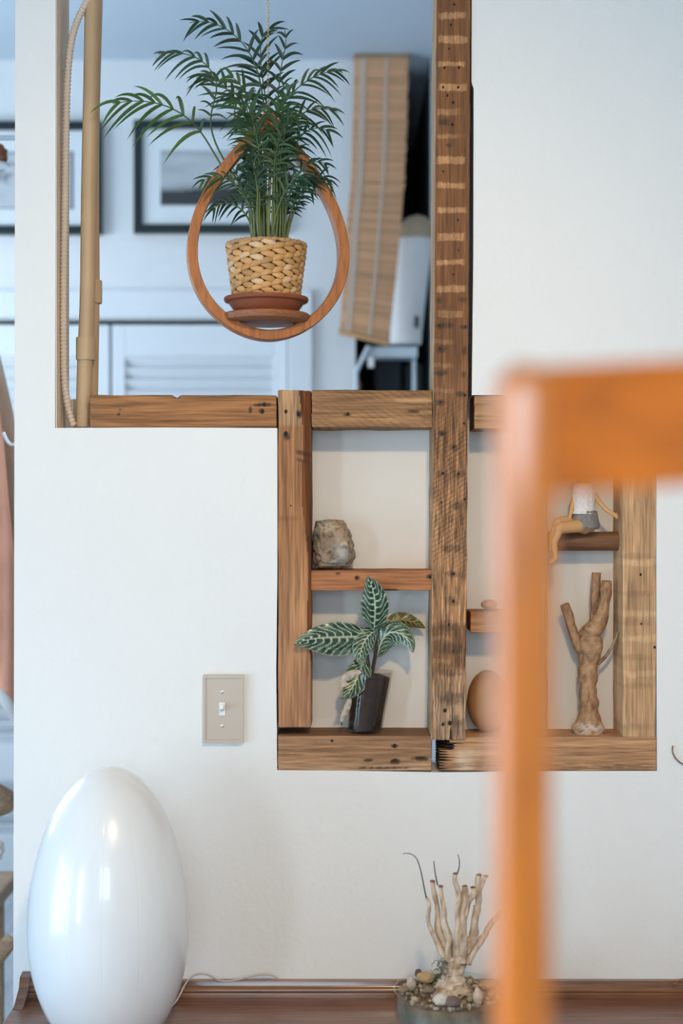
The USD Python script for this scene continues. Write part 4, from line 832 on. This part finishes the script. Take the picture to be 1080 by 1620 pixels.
dpv = Thing('dead_plant', 'dead cut-back plant with bare pale stems in the glass bowl', 'plant', (gx, dg, zr - .005))
bs = dict(base=(.70, .55, .41), dark=(.33, .21, .13))
limb(dpv, 'trunk', [(715, 1572, 0), (716, 1545, 0), (722, 1515, 0), (724, 1490, 0)], [34, 20, 16, 15, 12, 9], dg, 60, 11, amp=.5, sides=26, **bs)
for k, (pts, rad) in enumerate([
    ([(712, 1535, 0), (700, 1510, -.01), (688, 1485, -.012), (677, 1455, -.012), (674, 1420, -.012)], [6, 5, 4, 3.4, 3, 2.6]),
    ([(712, 1530, 0), (700, 1490, -.004), (692, 1450, -.004), (687, 1415, -.004), (684, 1394, -.004)], [7, 6, 5.5, 4.6, 4, 3.4]),
    ([(715, 1525, 0), (710, 1480, -.014), (702, 1440, -.014), (697, 1402, -.014)], [7, 5.6, 4.6, 3.6, 3]),
    ([(718, 1530, 0), (722, 1480, -.016), (723, 1440, -.016), (724, 1410, -.018), (720, 1382, -.02)], [7, 6, 5, 4, 4, 3.4]),
    ([(726, 1520, 0), (730, 1480, -.01), (733, 1440, -.01), (735, 1402, -.01)], [12, 10, 8, 6.5, 4.6]),
    ([(734, 1450, -.01), (742, 1425, -.008), (748, 1404, -.006)], [5, 4.4, 3.6]),
    ([(736, 1510, 0), (748, 1480, .004), (755, 1440, .006), (758, 1384, .006)], [8, 7, 5.4, 4.6, 3.6]),
    ([(758, 1412, .006), (764, 1395, .004), (768, 1386, .004)], [3.4, 3, 2.8]),
    ([(738, 1525, 0), (755, 1495, .01), (775, 1462, .02), (792, 1440, .02)], [7, 5.4, 4.4, 3.4]),
    ([(742, 1490, .006), (747, 1460, .010), (750, 1432, .012)], [2.6, 2.2, 1.8])]):
    rj = np.random.default_rng(90 + k); pts2 = [pts[0]]
    for (xa, ya, oa), (xb, yb, ob) in zip(pts, pts[1:]): pts2 += [((xa + xb) / 2 + rj.normal(0, 2.0), (ya + yb) / 2, (oa + ob) / 2 + rj.normal(0, .001)), (xb, yb, ob)]
    limb(dpv, 'stem', pts2, rad, dg, 44, 20 + k, amp=.5, sides=12, **bs)
    x, y, dy = pts[-1]
    if k in (1, 2, 3, 4, 5, 6, 7): cv, cf = blob(P(x, y, dg + dy), (4.2 * sg, 4.2 * sg, 1.8 * sg), k, .2, 2, 2); dpv.part('cut_end', (cv, cf), M['bark'], color=np.ones((len(cv), 1)) * C(.26, .09, .055), smooth=True)
for pts in ([(674, 1420, -.012), (668, 1390, -.012), (662, 1366, -.012), (655, 1354, -.014), (645, 1350, -.014), (637, 1351, -.014)], [(692, 1400, -.006), (688, 1380, -.006), (686, 1362, -.006)], [(722, 1384, -.018), (726, 1372, -.018), (724, 1352, -.018)]):
    dpv.part('tendril', tube(spline([P(x, y, dg + o) for x, y, o in pts], 20), np.linspace(.0011, .0006, 20), 6), M['dark_stem'], smooth=True)
rg = np.random.default_rng(8); ms = []
for k in range(70):
    c = P(rg.normal(702, 8), rg.uniform(1515, 1556), dg - .010 + rg.normal(0, .005)); q = c + rg.normal(0, .006, 3); ms.append(tube(np.array([c, (c + q) / 2 + rg.normal(0, .002, 3), q]), [.0007, .0006, .0003], 4))
mv, mf = cat_(*ms); dpv.part('moss', (mv, mf), M['palm'], color=np.ones((len(mv), 1)) * C(.24, .24, .15), smooth=True, kind='stuff')

an = np.linspace(-2.2, 2.6, 30); wl = P(1084, 1570, 2.386)
put('wire_loop', tube(np.vstack([np.stack([wl[0] - .026 * np.cos(an * .9), np.full(30, 2.372) + .004 * np.sin(an), np.maximum(wl[2] + .027 * np.sin(an * .9), ZT + .0275 - .0)], 1)]), .0011, 7), M['brown_wire'], label='thin brown wire loop on the cabinet at the right', cat='wire', smooth=True)
put('wire_loop', tube(spline([P(1064, 1180, W - .002), P(1066, 1196, W - .004), P(1075, 1206, W - .004), P(1090, 1212, W - .002)], 20), .0012, 7), M['brown_wire'], label='small curl of brown wire on the wall right of the niche', cat='wire', smooth=True)

# ------------------------------------------------------------------ orange chair close to the camera
dc = .62; sc2 = dc / F
ch = Thing('orange_chair', 'orange varnished wooden tall chair close to the camera', 'chair', (.28, .83, 0))
def stile(xc, top):
    z = np.r_[np.linspace(.002, top - .012, 40), top - .007, top - .003, top]
    an = np.arange(28) * 2 * math.pi / 28; V = []
    for zz in z:
        e = 1 if zz < top - .012 else math.sqrt(max(.02, 1 - ((zz - top + .012) / .0125) ** 2))
        yy = dc + .012 + .05 * ((zz - .8) / .6) ** 2 * (-1 if zz > .8 else 1) * (1.0 if zz < .8 else .35)
        ca, sa = np.cos(an), np.sin(an); ex_ = 2 / 4.
        a, b = .0128 * np.sign(ca) * np.abs(ca) ** ex_ * e, .0150 * np.sign(sa) * np.abs(sa) ** ex_ * e
        V.append(np.stack([xc + a, yy + b, np.full(28, zz)], -1))
    v, f = grid(np.array(V), closed_v=True); return v, f
xs_ = (826 - 540) * sc2; ztp = pyz(578, dc)
ch.part('rear_leg', stile(xs_, ztp), M['chair_wood'], smooth=40); ch.part('rear_leg', stile(xs_ + .40, ztp), M['chair_wood'], smooth=40)
def crest(z0, z1, arch):
    n = 40; x = np.linspace(xs_ + .008, xs_ + .392, n); V = []
    for xx in x:
        q = (xx - xs_) / .40; yy = dc + .012 + .05 * .35 * -1 * ((z0 - .8) / .6) ** 2 + .030 * math.sin(math.pi * q); up = arch * math.sin(math.pi * q)
        ring = [(-.009, z0 + .006), (-.007, z0), (.007, z0), (.009, z0 + .006), (.009, z1 - .006), (.006, z1), (-.006, z1), (-.009, z1 - .006)]
        V.append([(xx, yy + a, b + up) for a, b in ring])
    v, f = grid(np.array(V), closed_v=True); return v, f[:, ::-1]
ch.part('top_rail', crest(pyz(786, dc), pyz(584, dc), .010), M['chair_rail_wood'], smooth=30)
ch.part('lower_rail', crest(.90, .935, .0), M['chair_rail_wood'], smooth=30)
ch.part('seat', rbox((xs_ - .02, dc + .0, .765), (xs_ + .42, dc + .42, .80), .012), M['chair_wood'], smooth=30)
for x in (xs_ + .01, xs_ + .39): ch.part('front_leg', rbox((x - .016, dc + .36, .001), (x + .016, dc + .392, .766), .006), M['chair_wood'], smooth=30)
for x in (xs_, xs_ + .40): ch.part('stretcher', rbox((x - .009, dc + .03, .30), (x + .009, dc + .365, .325), .005), M['chair_wood'], smooth=30)
ch.part('stretcher', rbox((xs_ + .02, dc + .367, .36), (xs_ + .38, dc + .385, .385), .005), M['chair_wood'], smooth=30)

# ------------------------------------------------------------------ back room
def picture(label, x0, x1, y0, y1, ix0, ix1, iy0, iy1, seed):
    d = YF - .02; a, b, zl, zh = pxw(x0, d), pxw(x1, d), pyz(y1, d), pyz(y0, d); bw = 13.5 * d / F
    t = Thing('framed_picture', label, 'picture', ((a + b) / 2, d, zl))
    t.part('frame', extr(sbox(a, zl, b, zh).difference(sbox(a + bw, zl + bw, b - bw, zh - bw)), d - .012, YF - .001), M['frame_black'])
    ma = t.part('mat', bx((a + bw, d - .001, zl + bw), (b - bw, d + .006, zh - bw)), M['mat_board'])
    n, m = 90, 60; X, Z = np.meshgrid(np.linspace(pxw(ix0, d), pxw(ix1, d), n), np.linspace(pyz(iy0, d), pyz(iy1, d), m), indexing='ij'); v, f = grid(np.stack([X, X * 0 + d - .0018, Z], -1))
    u, w = np.meshgrid(np.linspace(0, 1, n), np.linspace(0, 1, m), indexing='ij'); u, w = u.ravel(), w.ravel()
    if seed == 1:
        g = fbm(np.stack([u * 3 + w * 2, w * 6, u * 0], 1), 4, 3); k = .52 + .16 * (g - .5) * 2 - .08 * w
        hill = .74 - .10 * np.clip((u - .15) * 1.6, 0, .5) + .05 * (fbm(np.stack([u * 6, u * 0, u * 0], 1), 3, 2) - .5); k = np.where(w > hill, .045, np.where((w > hill - .06), k * .6, k)); k = np.where(w > .975, .35, k)
    else:
        g = fbm(np.stack([u * 14, w * 10, u * 0], 1), 4, 6); k = .58 - .5 * np.clip((g - .50) * 5, 0, 1) * np.exp(-((u - .30) / .22) ** 2 - ((w - .35) / .3) ** 2); k = np.where((np.abs(u - .985) < .012) | (np.abs(w - .012) < .012) | (np.abs(w - .985) < .012), .12, k)
    t.part('print', (v, f[:, ::-1]), M['print'], color=np.stack([k * .96, k, k * 1.04], 1), under=ma)
picture('black framed picture of a dark hill under a pale sky behind the palm', 212, 452, 191, 369, 254, 408, 238, 326, 1)
picture('black framed picture of a pale drawing, crossed by the tan pipes', -150, 161, 193, 371, -60, 117, 240, 331, 2)

def blind():
    t = Thing('bamboo_blind', 'tan bamboo blind hanging crookedly from the back room ceiling', 'blind', (pxw(600, 4.9), 4.9, pyz(540, 4.8)))
    cl = spline(np.array([[560, 645, 93, 4.93], [559, 644, 160, 4.93], [557, 642, 230, 4.92], [555, 639, 285, 4.90], [549, 634, 350, 4.87], [544, 626, 430, 4.83], [539, 617, 505, 4.79], [537, 615, 528, 4.78]], float), 400)
    dd = np.r_[0, np.cumsum(np.abs(np.diff(cl[:, 2])))]; N = 104; slats, cols = [], []; rg = np.random.default_rng(4)
    for k in range(N):
        q = (k + .5) / N * dd[-1]; x0, x1, y, d = [np.interp(q, dd, cl[:, j]) for j in range(4)]; sl = 17 * np.clip((y - 300) / 230, 0, 1)
        x1 += rg.uniform(-1.5, 2) * (1 if y < 300 else .2); a, b = P(x0, y, d), P(x1, y + sl, d - .012 * np.clip((y - 300) / 230, 0, 1)); m = (a + b) / 2 + [0, 0, rg.normal(0, .0006)]
        v, f = tube([a, m, b], .0049, 6); slats.append((v, f)); cols.append(np.ones((len(v), 1)) * C(.78, .44, .24) * rg.uniform(.8, 1.14))
    v, f = cat_(*slats); t.part('slat', (v, f), M['reed'], color=np.vstack(cols), smooth=True, kind='stuff')
    for u in (.16, .60):
        p = []
        for q in np.linspace(0, dd[-1], 60):
            x0, x1, y, d = [np.interp(q, dd, cl[:, j]) for j in range(4)]; sl = 17 * np.clip((y - 300) / 230, 0, 1); p.append(P(x0 + u * (x1 - x0), y + u * sl, d - .012 * u * np.clip((y - 300) / 230, 0, 1) - .0062))
        p = np.array(p); w_ = .012 if u < .3 else .006; V = np.stack([p - [w_, 0, 0], p + [w_, 0, 0], p + [w_, .0014, 0], p + [-w_, .0014, 0]], 1); v, f = grid(V, closed_v=True); t.part('tape', (v, f[:, ::-1]), M['tape'])
    a, b = P(536, 524, 4.78), P(615, 543, 4.768); t.part('bottom_bar', tube([a, (a + b) / 2, b], .0105, 10), M['reed'], color=np.ones((50, 1)) * C(.62, .34, .15), smooth=40)
    t.part('head_rail', rbox((pxw(559, 4.93), 4.925, ZC - .022), (pxw(646, 4.93), 4.955, ZC - .0005), .002), M['old_chair'])
blind()
# a padded white roll with a tan top, standing in the closet on a white folding rack
dr_ = 4.97
def roll():
    t = Thing('white_roll', 'upright white roll with a tan rounded top behind the bamboo blind', 'roll', P(640, 545, dr_))
    cl = np.array([[641, 545, 25, 0], [644, 500, 26, 0], [650, 440, 27, 0], [656, 385, 28, 0], [658, 370, 28, 0]], float); c = spline(cl, 40); an = np.arange(36) * 2 * math.pi / 36; V = []
    for x, y, r, _ in c:
        o = P(x, y, dr_); rr = r * dr_ / F; V.append(np.stack([o[0] + rr * np.cos(an), o[1] + rr * .7 * np.sin(an), np.full(36, o[2])], -1))
    v, f = grid(np.array(V), closed_v=True); t.part('roll_body', (v, f), M['white_wrap'], smooth=True)
    V = []
    for q in np.linspace(0, 1, 12):
        o = P(658 + 1.5 * q, 378 - 38 * q, dr_); rr = 29.5 * dr_ / F * max(.01, 1 - q ** 2.6) ** .5; V.append(np.stack([o[0] + rr * np.cos(an), o[1] + rr * .72 * np.sin(an), np.full(36, o[2])], -1))
    v, f = grid(np.array(V), closed_v=True); t.part('cap', (v, f), M['tan_cap'], smooth=True)
    o = P(658, 512, dr_); t.part('label', bx((o[0] - .008, dr_ - .047, o[2] - .02), (o[0] + .008, dr_ - .044, o[2] + .02)), M['grey_bag'])
roll()
dk = 4.95
t = Thing('folding_rack', 'white metal folding rack under the bamboo blind', 'rack', (pxw(610, dk), dk, 0))
A, B_, C_ = P(578, 548, dk), P(660, 572, dk), P(561, 590, dk)
t.part('shelf_panel', (lambda vf: vf)(rbox((pxw(578, dk), dk - .02, pyz(566, dk)), (pxw(660, dk), dk + .09, pyz(549, dk)), .004)), M['white_metal'])
zl = lambda x: P(x, 0, dk)[0]
t.part('leg', tube([P(583, 548, dk - .03), C_ + [.004, -.03, 0], P(564, 700, dk - .03), [pxw(565, dk), dk - .03, .002]], .0085, 10), M['white_metal'], smooth=True)
t.part('leg', tube([P(655, 566, dk + .07), P(656, 800, dk + .07), [pxw(656, dk), dk + .07, .002]], .0085, 10), M['white_metal'], smooth=True)
o = P(586, 572, dk - .03); t.part('tag', rbox(o + [-.009, -.012, -.022], o + [.012, -.008, .014], .002), M['white_wrap'])
ds = YF + .25
put('suitcase', rbox((pxw(590, ds), ds, .001), (pxw(636, ds), ds + .25, pyz(566, ds)), .02, .1), M['grey_bag'], label='dark grey suitcase in the closet under the rack', cat='suitcase', smooth=30)
put('storage_box', rbox((pxw(640, ds), ds + .02, .001), (pxw(672, ds), ds + .27, pyz(572, ds)), .02, .1), M['grey_bag'], label='dark narrow storage box right of the suitcase', cat='box', smooth=30)
v, f = blob((pxw(574, YF + .26), YF + .5, .92), (.036, .06, .92), 5, .1, 1.5, 4); v[:, 2] = np.maximum(v[:, 2], .002)
put('black_bag', (v, f), M['black_bag'], label='black bag standing at the left of the closet', cat='bag', smooth=True)
v, f = blob(P(566, 610, YF + .03), (.013, .013, .02), 6, .1, 2, 3)
put('walking_stick', cat_((v, f), tube([P(566, 612, YF + .03), P(566, 900, YF + .03), [pxw(566, YF + .03), YF + .03, .002]], .006, 8)), M['ornament'], label='stick with a tan knob leaning at the closet edge', cat='stick', smooth=True)
put('vacuum_hose', tube(spline([P(684, 478, YF + .1), P(680, 520, YF + .1), P(681, 600, YF + .1), P(682, 900, YF + .1), [pxw(681, YF + .1), YF + .1, .01]], 60), .008, 10), M['steel'], label='thin silvery tube standing at the right of the closet', cat='tube', smooth=True)

# clothes on a hook at the free end of the wall
def garment(name, label, dq, right, bottom, m, seed, hem=None):
    n, k = 46, 40; V = np.zeros((n, k, 3))
    for i, q in enumerate(np.linspace(0, 1, n)):
        for j, u in enumerate(np.linspace(0, 1, k)):
            y = right[0][0] + q * (bottom[1] - right[0][0]); xr = np.interp(y, *zip(*right)); xl = xr - 100 - 40 * q; x = xl + u * (xr - xl); yy = y - (1 - q) * (1 - u) * 40 + q * (x - 20) * 1.6
            V[i, j] = P(x, yy, dq + .022 * math.sin(u * 15 + 3 * q + seed) * (.2 + q) + .03 * (1 - u))
    v, f = thick_grid(V, .003); t = Thing(name, label, 'clothing', V[0, -1]); t.part('cloth', (v, f), m, smooth=True)
    if hem: 
        e = V[-1]; t.part('hem', tube(e, .012, 8), hem, smooth=True)
garment('cream_garment', 'cream cloth hanging behind the salmon one at the left edge', 3.10, [(540, -6), (600, 8), (660, 22), (760, 34), (1140, 40)], (0, 1112), M['cream_cloth'], 1)
garment('salmon_garment', 'salmon pink cloth hanging in folds at the left edge', 3.02, [(600, -8), (690, 5), (800, 14), (860, 20), (1120, 34)], (0, 1126), M['pink_cloth'], 2, M['white_hem'])
put('clothes_rail', tube([(XL, 3.06, pyz(556, 3.06)), (-1.2, 3.06, pyz(556, 3.06)), (pxw(-16, 3.06), 3.06, pyz(556, 3.06))], .012, 12), M['old_chair'], label='wooden rail the clothes hang from at the left', cat='rail', smooth=40)
hk = [P(23.5, 702, W + .05), P(18, 703, W + .05), P(12, 698, W + .05), P(8, 690, W + .05), P(5.5, 684, W + .05)]
put('coat_hook', cat_(tube(spline(hk, 18), .0032, 10), rbox((pxw(21.5, W), W + .04, pyz(715)), (pxw(23.5, W) - .0005, W + .06, pyz(690)), .001)), M['steel'], label='small silver hook on the free end of the white wall', cat='hook', smooth=30)
put('curtain_rod', tube([(XL, 3.2, pyz(218, 3.2)), (-1.4, 3.2, pyz(218, 3.2)), (pxw(45, 3.2), 3.2, pyz(218, 3.2))], .0062, 12), M['white_metal'], label='thin pale rod crossing in front of the left picture', cat='rod', smooth=40)
t = Thing('carved_ornament', 'brown carved wooden ornament hanging from the pale rod at the left edge', 'ornament', P(-4, 262, 3.2))
v, f = blob(P(-6, 245, 3.2), (.026, .02, .024), 9, .35, 2, 4); t.part('carving', (v, f), M['ornament'], smooth=True); t.part('cord', tube([P(-6, 234, 3.2), P(-6, 226, 3.2), P(-6, 219, 3.2)], .0012, 6), M['cord'])
t.part('base_plate', lathe([(0, 0), (.028, 0), (.03, .003), (.028, .006), (0, .006)], 24, P(-6, 263, 3.2)), M['mat_board'], smooth=30)

# wooden side chair in the back room
d3 = 3.0; xr3 = pxw(17, d3); oc = Thing('side_chair', 'tan wooden side chair peeping past the left end of the wall', 'chair', (xr3 - .2, d3 + .2, 0))
for x in (xr3 - .40, xr3 - .12): oc.part('rear_leg', rbox((x - .016, d3 - .016, .001), (x + .016, d3 + .016, .72), .006), M['old_chair'], smooth=30)
for x in (xr3 - .40, xr3 - .12): oc.part('front_leg', rbox((x - .016, d3 + .36, .001), (x + .016, d3 + .39, .42), .006), M['old_chair'], smooth=30)
pp = spline([(xr3 - .42, d3 - .01, .70), (xr3 - .2, d3 - .035, .715), (xr3 - .03, d3 - .02, .70), (xr3, d3, .678)], 30); v, f = tube(pp, np.interp(np.linspace(0, 1, 30), [0, .8, .97, 1], [.034, .036, .03, .016]), 16); oc.part('top_rail', (v, f), M['old_chair'], smooth=40)
v, f = rbox((xr3 - .43, d3 - .02, .405), (xr3 - .07, d3 + .42, .44), .012); oc.part('seat', (v, f), M['old_chair'], smooth=30)
oc.part('side_rail', tube([P(-60, 1560, d3), P(-15, 1528, d3), P(20, 1484, d3 + .02)], .017, 12), M['old_chair'], smooth=40)
v, f = blob((xr3 - .14, d3 - .062, .60), (.135, .022, .09), 6, .2, 3, 4); put('fleece', (v, f), M['fleece'], label='white fleece hanging on the back of the side chair', cat='fleece', smooth=True)
